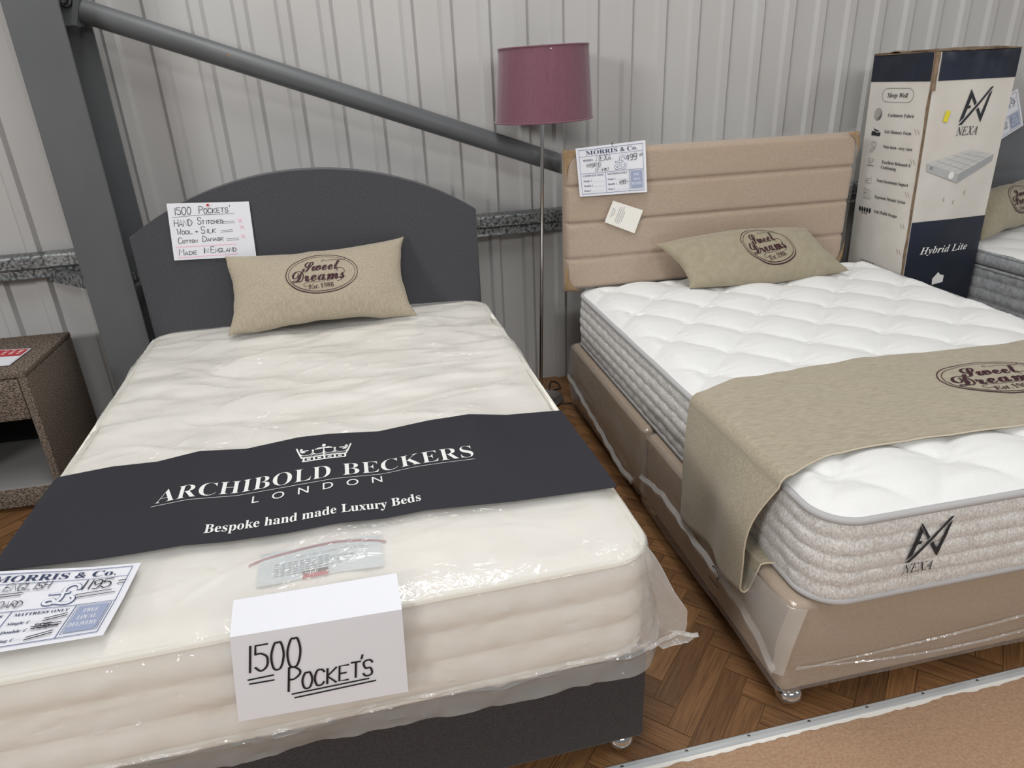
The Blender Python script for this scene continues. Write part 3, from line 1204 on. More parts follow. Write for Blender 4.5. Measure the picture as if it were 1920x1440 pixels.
def castor(t, u, v, fr):
    g = Geo()
    g.lathe([(0, 0.066), (0.014, 0.066), (0.014, 0.056), (0.024, 0.054), (0.032, 0.046), (0.036, 0.034), (0.034, 0.022), (0.024, 0.013)], (u, v, 0), 24)
    c = make('castor', g, 'chrome', fr, parent=t)
    w = Geo()
    for s in (-1, 1):
        w.lathe([(0.004, -0.008), (0.020, -0.008), (0.0245, -0.005), (0.0245, 0.005), (0.020, 0.008), (0.004, 0.008)], (u + s * 0.0165, v, 0.0246), 20, axis=(1, 0, 0))
    make('wheel', w, 'chrome', fr, parent=c)


bed1 = build_bed_one()


def build_mattress_one():
    t = thing('mattress', 'cream mattress in a clear plastic bag on the charcoal bed', 'mattress', (0.69, 0.95, 0.345), 1)
    R = rr_grid(M1[0] + 0.006, M1[1] + 0.006, M1[2] - 0.006, M1[3] - 0.006, 0.085, 70, 96)
    z = z1(R['U'], R['V']) - 0.010 * (1 - sstep(0, 0.05, R['d'])) - 0.006
    # hand tufts
    for i in range(6):
        for j in range(9):
            cu, cv = 0.15 + i * 0.215, 0.16 + j * 0.205
            z = z - 0.008 * np.exp(-((R['U'] - cu) ** 2 + (R['V'] - cv) ** 2) / 0.030 ** 2)
    g = Geo().grid(np.stack([R['U'], R['V'], z], 2))
    make('top_panel', g, 'cream_damask', 1, parent=t)
    zt, zb = 0.604, 0.360
    K = 30
    ks = np.linspace(0, 1, K)

    def off(k):
        q = ks[k]
        col = np.abs(np.sin(PI * R['s'] / 0.105))
        return 0.002 + 0.016 * abs(math.sin(PI * 3 * q)) ** 0.6 * (0.70 + 0.30 * col ** 0.5) - 0.006 * (q < 0.02)

    side = side_rows(R, [zt + (zb - zt) * q for q in ks], off)
    g = Geo().grid(side, wrap=True)
    make('border', g, 'cream_damask', 1, parent=t)
    g = Geo().add(side[-1], [tuple(range(len(side[-1])))])
    make('underside', g, 'cream_damask', 1, parent=t, smooth=False)
    for zz, nm in ((0.6105, 'piping'), (0.357, 'piping')):
        make(nm, Geo().tube(ring_path(R, zz, 0.008), 0.0085, 8, closed=True), 'cream_piping', 1, parent=t)
    # tuft buttons near the foot that show through the film
    for cu, cv in ((0.46, 1.70), (0.875, 1.70), (1.12, 1.69), (0.25, 1.71)):
        b = Geo().lathe([(0.0, 0.006), (0.010, 0.005), (0.016, 0.001), (0.017, -0.002)], (cu, cv, float(z1(cu, cv)) - 0.010), 14)
        make('tuft', b, 'cream_piping', 1, parent=t)
    # maker's label under the film
    P0 = lambda x, y: np.stack([0.560 + x * 0.262, 1.782 - y * 0.112 + 0.01 * x, z1(0.56 + x * 0.262, 1.78 - y * 0.11) - 0.0035], -1)
    k = Ink()
    arc = np.vstack([arc_pts(0.5, 0.55, 0.62, 0.42, 160, 30, 18), arc_pts(0.5, 0.50, 0.62, 0.40, 30, 160, 18)])
    a, b = arc[:18], arc[18:][::-1]
    k.faces(np.vstack([a, b]), [(i, i + 1, 18 + i + 1, 18 + i) for i in range(17)], 1)
    k.text('MODEL LUXURY 1500', 0.30, 0.66, 0.05, 2, 'sans', width=0.55)
    for i, w in enumerate((0.45, 0.66, 0.64, 0.58, 0.55, 0.3)):
        for j in range(int(w / 0.05)):
            k.rect(0.13 + j * 0.05, 0.54 - i * 0.07, 0.13 + j * 0.05 + 0.036, 0.54 - i * 0.07 + 0.022, 2)
    k.rect(0.36, -0.02, 0.56, 0.10, 3)
    k.rect(0.36, 0.10, 0.56, 0.19, 4)
    k.text('nbf', 0.375, 0.105, 0.07, 5, 'serif', width=0.10)
    paper('care_label', None, None, P0, 1, 1, k, ['label_blue', 'label_red', 'ink_dots', 'ink_red', 'navy_ink', 'print_white'], 1, parent=t, nx=8, ny=6, lift=0.0008, step=0.12, flip=-1)

    # ---- the bag
    R = rr_grid(M1[0] - 0.006, M1[1] - 0.004, M1[2] + 0.006, M1[3] + 0.008, 0.075, 150, 200)
    U, V = R['U'], R['V']
    edge = sstep(0, 0.06, R['d'])
    zz = zbag(U, V) + wrinkle(U, V) * (0.35 + 0.65 * edge) - 0.012 * (1 - sstep(0, 0.035, R['d']))
    bag = Geo()
    bag.grid(np.stack([U, V, zz], 2))
    ring_z = np.array([zz[i, j] for i, j in R['ring']])
    K = 26
    foot = sstep(1.80, 1.88, R['rv'])
    right = sstep(1.30, 1.37, R['ru'])
    zlow = 0.322 + 0.007 * vnoise(R['s'] * 5, 0 * R['s'], 8) - 0.002
    rows = [ring_z]
    qs = np.linspace(0, 1, K + 1)[1:]
    for q in qs:
        rows.append(ring_z + (zlow - ring_z) * q)

    def off(k):
        q = 0 if k == 0 else qs[k - 1]
        nz = fbm(R['s'] * 7, q * 5 + 0 * R['s'], 21, 3)
        hem = math.exp(-((q - 0.80) / 0.03) ** 2)
        return 0.010 * min(1, q * 6) + q * 0.010 * (0.5 + foot) + nz * 0.016 * min(1, q * 4) + hem * 0.010 * foot + 0.006 * fbm(R['s'] * 30, q * 26 + 0 * R['s'], 31, 2) * min(1, q * 5)

    sd = side_rows(R, rows, off)
    sd[0] = np.stack([R['ru'], R['rv'], ring_z], 1)
    bag.grid(sd, wrap=True)
    make('plastic_bag', bag, 'polythene_mattress', 1, parent=t, recalc=False)
    # welded hem bead along the foot and the two sides
    sel = [i for i in range(len(R['s'])) if R['rv'][i] > 1.2]
    i0 = int(np.argmax(R['rv'] > 1.2))
    order = sorted(sel, key=lambda i: R['s'][i])
    row = sd[int(0.80 * K)]
    P = np.array([row[i] for i in order])
    n2 = np.array([(R['nx'][i], R['ny'][i], 0) for i in order])
    s = np.array([R['s'][i] for i in order])
    A = P + n2 * 0.004 + np.stack([0 * s, 0 * s, 0.006 + 0.003 * vnoise(s * 40, 0 * s, 2)], 1)
    B = P + n2 * (0.007 + 0.004 * vnoise(s * 60, 0 * s, 3))[:, None]
    C = P + n2 * 0.003 + np.stack([0 * s, 0 * s, -0.007 + 0.003 * vnoise(s * 50, 0 * s, 4)], 1)
    make('bag_hem', Geo().grid(np.array([A, B, C])), 'polythene_hem', 1, parent=t, recalc=False)
    # loose corner of film sticking out at the foot
    prof = [(0.640, 1.366), (0.60, 1.388), (0.572, 1.404), (0.52, 1.430), (0.466, 1.456), (0.42, 1.462), (0.38, 1.462), (0.372, 1.494), (0.350, 1.480), (0.338, 1.42)]
    nq = 14
    P = []
    for zq, uo in prof:
        row = []
        for k in range(nq + 1):
            s_ = k / nq
            u = 1.352 + (uo - 1.352) * s_
            v = 1.895 + 0.016 * math.sin(s_ * 5 + zq * 20) * s_ + 0.02 * s_ - 0.03 * (1 - s_) ** 2
            row.append((u, v, zq + 0.006 * math.sin(s_ * 9 + zq * 40) * s_))
        P.append(row)
    # refine
    P = np.array(P)
    zi = np.linspace(0, len(prof) - 1, 46)
    P = np.stack([np.stack([np.interp(zi, np.arange(len(prof)), P[:, j, c]) for c in range(3)], 1) for j in range(nq + 1)], 1)
    P[:, :, 1] += 0.010 * fbm(P[:, :, 0] * 16, P[:, :, 2] * 14, 41, 3) * np.linspace(0, 1, nq + 1)[None, :]
    make('bag_corner', Geo().grid(P), 'polythene_corner', 1, parent=t, recalc=False)
    make('bag_weld', Geo().tube(P[:, -1], 0.0011, 6), 'polythene_hem', 1, parent=t)
    P = np.array([[(1.34 + 0.155 * s_, 1.915 + 0.01 * math.sin(s_ * 7), 0.376 + dz + 0.003 * math.sin(s_ * 19)) for s_ in np.linspace(0, 1, 24)] for dz in (-0.008, 0.0, 0.008)])
    P[1, :, 1] += 0.006
    make('bag_hem', Geo().grid(P), 'polythene_hem', 1, parent=t, recalc=False)
    return t


matt1 = build_mattress_one()


# banner across mattress one
def build_banner():
    nu, nv = 150, 50

    def P(x, y):
        # x = u, y = -v
        u, v = np.asarray(x, float), -np.asarray(y, float)
        z = zbag(u, v) + 0.009
        ov = np.maximum(0.012 - u, 0)
        z = z - ov * 0.9
        return np.stack([u, v, z], -1)

    us = np.linspace(-0.012, 1.388, nu)
    G = []
    for i in range(nv):
        t_ = i / (nv - 1)
        v = (1.205 + 0.012 * us) * (1 - t_) + (1.603 + 0.055 * us) * t_
        G.append(P(us, -v))
    g = Geo().sheet(np.array(G), -0.0015)
    k = Ink()
    for s, x0, x1, v0, v1, h, st, thin in (('ARCHIBOLD', 0.300, 0.716, 1.4325, 1.4415, 0.056, 'serif', -0.012), ('BECKERS', 0.745, 1.082, 1.4420, 1.4493, 0.056, 'serif', -0.012)):
        w = x1 - x0
        first = 0.010
        k.text(s, x0, -v0, h, 1, st, width=w, thin=thin, slope=-(v1 - v0) / w)
        # taller initial, as in the mark
    k.stroke([(0.2935, -1.4425), (0.70, -1.4530), (1.081, -1.4605)], 0.0014, 1, step=0.02)
    k.text('LONDON', 0.529, -1.4935, 0.028, 1, 'sans', width=0.312, spacing=2.4)
    k.text('Bespoke hand made Luxury Beds', 0.434, -1.590, 0.033, 1, 'serif', width=0.490, slope=-0.05)
    # crown
    c = Ink()
    c.poly([(0.12, 0.0), (0.88, 0.0), (0.90, 0.06), (0.10, 0.06)], 1)
    c.poly([(0.09, 0.22), (0.91, 0.22), (0.90, 0.28), (0.10, 0.28)], 1)
    for i in range(5):
        x = 0.12 + i * 0.187
        c.rect(x, 0.06, x + 0.035, 0.22, 1)
        if i < 4:
            c.rect(x + 0.075, 0.10, x + 0.145, 0.18, 1)
    c.stroke([(0.10, 0.25), (0.05, 0.55), (0.0, 0.92)], 0.030, 1)
    c.stroke([(0.90, 0.25), (0.95, 0.55), (1.0, 0.92)], 0.030, 1)
    for x0, x1 in ((0.06, 0.30), (0.30, 0.50), (0.50, 0.70), (0.70, 0.94)):
        c.stroke(arc_pts((x0 + x1) / 2, 0.56, (x1 - x0) / 2, 0.17, 180, 360, 12), 0.026, 1)
        c.stroke(arc_pts((x0 + x1) / 2, 0.44, (x1 - x0) / 2, 0.15, 180, 360, 12), 0.014, 1)
    for x in (0.30, 0.70):
        c.poly(arc_pts(x, 0.66, 0.022, 0.075, 0, 360, 14)[:-1], 1)
    for x in (0.5,):
        c.rect(x - 0.012, 0.28, x + 0.012, 0.80, 1)
        for dx, dy, rx, ry in ((0, 0.93, 0.035, 0.10), (-0.075, 0.76, 0.06, 0.055), (0.075, 0.76, 0.06, 0.055), (-0.13, 0.73, 0.04, 0.03), (0.13, 0.73, 0.04, 0.03), (0, 0.76, 0.04, 0.04)):
            c.poly(arc_pts(x + dx, dy, rx, ry, 0, 360, 14)[:-1], 1)
    for x, s in ((0.055, 1), (0.945, -1)):
        for dx, dy, rx, ry in ((0.05, 0.68, 0.05, 0.05), (0.12, 0.70, 0.05, 0.035), (0.03, 0.80, 0.03, 0.06), (0.07, 0.60, 0.04, 0.035)):
            c.poly(arc_pts(x + s * dx, dy, rx, ry, 0, 360, 14)[:-1], 1)
    c.transform(lambda V: np.stack([0.628 + V[:, 0] * 0.142, -1.352 + V[:, 1] * 0.078], 1))
    k.extend(c)
    k.lay(g, P, 0.0026, step=0.0125, sign=-1)
    o = make('bed_banner', g, ['banner_cloth', 'print_white'], 1, recalc=False)
    tag(o, 'black banner with a white crown and lettering across the cream mattress', 'banner')


build_banner()


# ------------------------------------------------------------------ pillows
def build_pillow(name, label, fr, BL, BR, TL, TR, thick, fabric, logo_at, logo_a, seed, back=0.35, group=None, logo_rot=0.0, ear=0.035, ear_y=None):
    BL, BR, TL, TR = (np.array(p, float) for p in (BL, BR, TL, TR))
    n = np.cross(BR - BL, TL - BL)
    n /= np.linalg.norm(n)
    if n[1] < 0 and abs(n[1]) > abs(n[2]) or (n[2] < 0 and abs(n[2]) >= abs(n[1])):
        n = -n
    W, H = np.linalg.norm(BR - BL), np.linalg.norm(TL - BL)

    def core(x, y):
        x, y = np.clip(np.asarray(x, float), 0, 1), np.clip(np.asarray(y, float), 0, 1)
        ex = ear / W * np.sin(PI * y) ** 0.8       # edges pulled in between the corners
        ey = (ear * 0.75 if ear_y is None else ear_y) / H * np.sin(PI * x) ** 0.8
        xx = ex + x * (1 - 2 * ex) + 0.012 * fbm(y * 5 + seed, 0 * y + x * 1.5, seed + 3, 2) * (x - 0.5) * 2
        yy = ey + y * (1 - 2 * ey) + 0.030 * fbm(x * 6 + seed, 0 * x + y * 1.5, seed + 4, 2) * (y - 0.5) * 2
        s, t = xx[..., None], yy[..., None]
        return (BL * (1 - s) + BR * s) * (1 - t) + (TL * (1 - s) + TR * s) * t

    def puff(x, y):
        x, y = np.clip(np.asarray(x, float), 0, 1), np.clip(np.asarray(y, float), 0, 1)
        a = np.clip(4 * x * (1 - x), 0, 1) ** 0.42 * np.clip(4 * y * (1 - y), 0, 1) ** 0.48
        wr = fbm(x * 5 + seed, y * 4, seed, 3) * 0.26 * np.clip(a, 0, 1)
        cr = 0.10 * np.abs(fbm(x * 9 + seed, y * 3.2, seed + 9, 2)) * np.clip(1 - a, 0, 1)
        return a * (1 + wr) - cr * a

    def front(x, y):
        return core(x, y) + n * (thick * puff(x, y))[..., None]

    def rear(x, y):
        return core(x, y) - n * (thick * back * puff(x, y))[..., None]

    m = 44
    t = (1 - np.cos(np.linspace(0, PI, m + 1))) / 2
    X, Y = np.meshgrid(t, t)
    g = Geo()
    g.grid(front(X, Y))
    g.grid(rear(X, Y))
    g.F[m * m:] = [f[::-1] for f in g.F[m * m:]]
    lg = cushion_logo(1)
    cr_, sr_ = math.cos(logo_rot), math.sin(logo_rot)
    lg.transform(lambda V: np.stack([logo_at[0] + (V[:, 0] * cr_ - V[:, 1] * sr_) * logo_a / W, logo_at[1] + (V[:, 0] * sr_ + V[:, 1] * cr_) * logo_a / H], 1))
    lg.lay(g, front, 0.0014, step=0.06, sign=-1)
    o = make(name, g, [fabric, 'logo_burgundy'], fr, recalc=False)
    # orient all normals of the pillow body outwards
    bm = bmesh.new()
    bm.from_mesh(o.data)
    bmesh.ops.remove_doubles(bm, verts=list({v for f in bm.faces if f.material_index == 0 for v in f.verts}), dist=1e-5)
    bmesh.ops.recalc_face_normals(bm, faces=[f for f in bm.faces if f.material_index == 0])
    bm.to_mesh(o.data)
    bm.free()
    # piped seam round the edge
    e = np.linspace(0, 1, 40)
    path = np.vstack([core(e, 0 * e), core(0 * e + 1, e)[1:], core(e[::-1], 0 * e + 1)[1:], core(0 * e, e[::-1])[1:-1]])
    make('seam', Geo().tube(path, 0.0016, 6, closed=True), fabric, fr, parent=o)
    tag(o, label, 'pillow', group)
    return o


build_pillow('cushion', 'beige linen cushion with maroon oval logo leaning on the charcoal headboard', 1,
             (0.315, 0.205, 0.644), (1.070, 0.205, 0.640), (0.335, 0.028, 0.928), (1.060, 0.028, 0.942), 0.085, 'linen_taupe', (0.525, 0.60), 0.158, 3)

# ------------------------------------------------------------------ papers on bed one
C3 = lambda *p: tuple(p)


def hand_card():
    P = quad_map((0.1627, 0.006, 1.1464), (0.4668, 0.006, 1.1309), (0.1425, 0.009, 0.9238), (0.4556, 0.009, 0.9113), 1.42, 1.0)
    k = Ink()
    rn = random.Random(3)
    k.hand("1500", 0.09, 0.80, 0.125, 1, w=0.011, rnd=rn, adv=1.1, slope=0.03, aspect=0.52, jit=0.03)
    k.hand("POCKETS", 0.53, 0.815, 0.125, 1, w=0.011, rnd=rn, adv=0.9, slope=0.02, aspect=0.52, small=0.62, jit=0.03)
    k.stroke([(1.075, 0.945), (1.065, 0.915)], 0.010, 1)
    k.stroke([(0.06, 0.755), (0.45, 0.785), (1.13, 0.795)], 0.006, 1)
    k.hand("HAND", 0.08, 0.60, 0.115, 1, w=0.010, rnd=rn, adv=0.85, slope=0.02, aspect=0.56, small=0.95, jit=0.03)
    k.hand("STITCHED", 0.48, 0.625, 0.115, 1, w=0.010, rnd=rn, adv=0.8, slope=0.015, aspect=0.52, small=0.52, jit=0.03)
    k.hand("WOOL", 0.11, 0.455, 0.105, 1, w=0.010, rnd=rn, adv=0.9, slope=0.03, aspect=0.62, small=0.55, jit=0.03)
    k.hand("+", 0.415, 0.475, 0.06, 1, w=0.009, rnd=rn, aspect=0.9, jit=0.0)
    k.hand("SILK", 0.52, 0.46, 0.115, 1, w=0.010, rnd=rn, adv=0.9, slope=0.03, aspect=0.55, small=0.60, jit=0.03)
    k.hand("COTTON", 0.11, 0.30, 0.100, 1, w=0.010, rnd=rn, adv=0.8, slope=0.025, aspect=0.62, small=0.48, jit=0.03)
    k.hand("DAMASK", 0.53, 0.315, 0.100, 1, w=0.010, rnd=rn, adv=0.8, slope=0.025, aspect=0.62, small=0.55, jit=0.03)
    k.hand("MADE", 0.10, 0.085, 0.115, 1, w=0.010, rnd=rn, adv=0.9, slope=0.02, aspect=0.68, small=0.55, jit=0.03)
    k.hand("IN", 0.50, 0.105, 0.095, 1, w=0.010, rnd=rn, adv=0.4, slope=0.02, aspect=0.55, small=0.85, jit=0.03)
    k.hand("ENGLAND", 0.64, 0.105, 0.110, 1, w=0.010, rnd=rn, adv=0.72, slope=0.02, aspect=0.55, small=0.62, jit=0.03)
    for y, x0, x1 in ((0.655, 0.90, 1.12), (0.50, 0.86, 1.07), (0.345, 0.94, 1.16)):
        k.stroke([(x0, y), (x1, y + 0.008)], 0.006, 1)
        k.stroke([(x0, y - 0.03), (x1, y - 0.022)], 0.006, 1)
    for x, y in ((1.22, 0.665), (1.24, 0.55), (1.24, 0.38)):
        k.stroke([(x - 0.04, y + 0.035), (x + 0.04, y - 0.035)], 0.010, 2)
        k.stroke([(x - 0.03, y - 0.03), (x + 0.03, y + 0.03)], 0.010, 2)
    k.stroke([(0.07, 0.045), (1.10, 0.065), (1.09, 0.245), (0.055, 0.235)], 0.012, 2, closed=True)
    o = paper('handwritten_card', 'white handwritten card pinned to the charcoal arched headboard', 'card', P, 1.42, 1.0, k, ['paper_white', 'ink_black', 'ink_pink'], 1, flip=1)
    g = Geo().lathe([(0, 0.010), (0.0035, 0.0095), (0.005, 0.007), (0.004, 0.004), (0.0025, 0.003), (0.002, -0.001)], tuple(P(np.array(0.70), np.array(0.955))), 12, axis=(0, 1, 0.2))
    p = make('push_pin', g, 'pin_red', 1)
    tag(p, 'small red push pin through the top of the handwritten card', 'pin')


hand_card()


def folded_sign():
    L, Rr = 0.528, 0.845
    H1, H2 = 0.094, 0.203

    def P(x, y):
        x, y = np.asarray(x, float), np.asarray(y, float)
        s = x / 0.31
        # y: 0 bottom .. H1+H2 top, folded at H2
        fold_u0, fold_u1 = 0.531, 0.846
        tt = np.clip((y - H2) / H1, 0, 1)[..., None]
        bb = np.clip((H2 - y) / H2, 0, 1)[..., None]
        F = np.stack([fold_u0 + (fold_u1 - fold_u0) * s, 1.937 + 0 * s, 0.6385 - 0.012 * s], -1)
        T = np.stack([L + (Rr - L) * s, 1.843 + 0.008 * s, 0.6465 + 0 * s], -1)
        Bm = np.stack([0.5097 + (0.8368 - 0.5097) * s, 1.948 + 0 * s, 0.4400 - 0.017 * s], -1)
        return F + (T - F) * tt + (Bm - F) * bb

    k = Ink()
    rn = random.Random(8)
    k.hand("1500", 0.018, 0.114, 0.062, 1, w=0.0040, rnd=rn, aspect=0.34, adv=0.75, jit=0.03)
    k.hand("POCKETS", 0.092, 0.054, 0.056, 1, w=0.0040, rnd=rn, aspect=0.34, adv=0.62, small=0.66, slope=0.05, jit=0.03)
    k.stroke([(0.2300, 0.112), (0.2275, 0.103)], 0.0038, 1)
    for a, b in (((0.024, 0.098), (0.068, 0.100)), ((0.026, 0.088), (0.068, 0.088)), ((0.098, 0.046), (0.238, 0.052)), ((0.102, 0.036), (0.250, 0.044))):
        k.stroke([a, b], 0.0036, 1)
    g = Geo()
    ys = np.concatenate([np.linspace(0, H2, 9), np.linspace(H2, H2 + H1, 6)[1:]])
    X, Y = np.meshgrid(np.linspace(0, 0.31, 11), ys)
    g.sheet(P(X, Y), -0.0004)
    k.lay(g, P, 0.0010, sign=-1)
    o = make('folded_paper_sign', g, ['paper_white', 'ink_black'], 1, recalc=False, smooth=False)
    tag(o, 'white folded paper sign hanging over the foot of the cream mattress', 'sign')


folded_sign()


def price_one():
    W, H = 1.46, 1.0
    c = [(-0.012, 1.601), (0.3194, 1.6602), (-0.040, 1.868), (0.304, 1.879)]

    def P(x, y):
        x, y = np.asarray(x, float), np.asarray(y, float)
        s, t = (x / W)[..., None], (y / H)[..., None]
        A = [np.array(q) for q in c]
        q = (A[2] * (1 - s) + A[3] * s) * (1 - t) + (A[0] * (1 - s) + A[1] * s) * t
        u, v = q[..., 0], q[..., 1]
        zz = zbag(np.clip(u, 0.03, 1.4), np.clip(v, 0, 1.84)) + 0.010 + 0.006 * np.clip(1 - t[..., 0] * 2, 0, 1)
        return np.stack([u, v, zz], -1)

    pen = [('hand', 'ENGLISH', 0.37, 0.725, 0.085, 0.09), ('hand', 'HEADBOARD', 0.16, 0.515, 0.075, 0.09), ('hand', '1195', 1.02, 0.665, 0.122, 0.095), ('line', [(1.345, 0.74), (1.40, 0.745)], 0.011),
           ('line', [(1.345, 0.70), (1.40, 0.705)], 0.011), ('line', [(0.15, 0.665), (0.56, 0.690)], 0.009), ('line', [(0.17, 0.635), (0.55, 0.660)], 0.009),
           ('line', [(1.03, 0.605), (1.32, 0.625)], 0.010), ('line', [(1.04, 0.565), (1.36, 0.585)], 0.010),
           ('hand', '1195', 0.36, 0.19, 0.075, 0.10), ('hand', '1195', 0.85, 0.205, 0.060, 0.12), ('line', [(0.86, 0.26), (1.06, 0.25)], 0.010), ('line', [(0.84, 0.235), (1.05, 0.225)], 0.010),
           ('line', [(0.85, 0.210), (1.05, 0.215)], 0.010), ('line', [(0.90, 0.325), (1.06, 0.365)], 0.011), ('line', [(0.90, 0.295), (1.07, 0.335)], 0.011), ('line', [(0.86, 0.11), (1.04, 0.155)], 0.011), ('line', [(0.86, 0.08), (1.04, 0.125)], 0.011)]
    k = price_card(pen)
    g = Geo()
    X, Y = np.meshgrid(np.linspace(0, W, 17), np.linspace(0, H, 13))
    g.sheet(P(X, Y), -0.0004)
    k.lay(g, P, 0.0012, step=0.05, sign=-1)
    o = make('price_card', g, PRICE_MATS, 1, recalc=False)
    tag(o, 'blue printed price card lying on the near left corner of the cream mattress', 'price card')


price_one()


# =================================================================== BED TWO (beige, channelled headboard)
M2 = (0.040, 0.0, 1.545, 1.915)


def quilt(u, v):
    """puffed diamonds with small eye tufts"""
    a = (u - 0.468) / 0.312
    b = (v - 0.772) / 0.332
    p, q = a + b, a - b
    h = (np.abs(np.sin(PI * p)) ** 0.62) * (np.abs(np.sin(PI * q)) ** 0.62)
    # pinch at tufts: nearest lattice point where p and q are both integers
    pi_, qi_ = np.round(p), np.round(q)
    cu, cv = (pi_ + qi_) / 2 * 0.312 + 0.468, (pi_ - qi_) / 2 * 0.332 + 0.772
    ok = True
    r2 = ((u - cu) / 0.045) ** 2 + ((v - cv) / 0.022) ** 2
    pinch = np.exp(-r2)
    lens = np.exp(-(((u - cu) / 0.030) ** 2 + ((v - cv) / 0.008) ** 2))
    ray = np.exp(-(((u - cu) / 0.11) ** 2 + ((v - cv) / 0.06) ** 2)) * np.sin(7 * np.arctan2((v - cv) * 2, (u - cu) + 1e-9) + cu * 40) * 0.0022
    return 0.022 * h - 0.009 * pinch + 0.008 * lens + ray


def z2(u, v, d=None):
    u, v = np.asarray(u, float), np.asarray(v, float)
    if d is None:
        d = np.minimum(np.minimum(u - M2[0], M2[2] - u), np.minimum(v - M2[1], M2[3] - v))
    d = np.clip(d, 0, None)
    e = 1 - np.clip(1 - d / 0.075, 0, 1) ** 2
    return 0.600 + 0.020 * e + quilt(u, v) * (0.25 + 0.75 * sstep(0, 0.07, d)) + 0.003 * fbm(u * 9, v * 9, 51, 2)


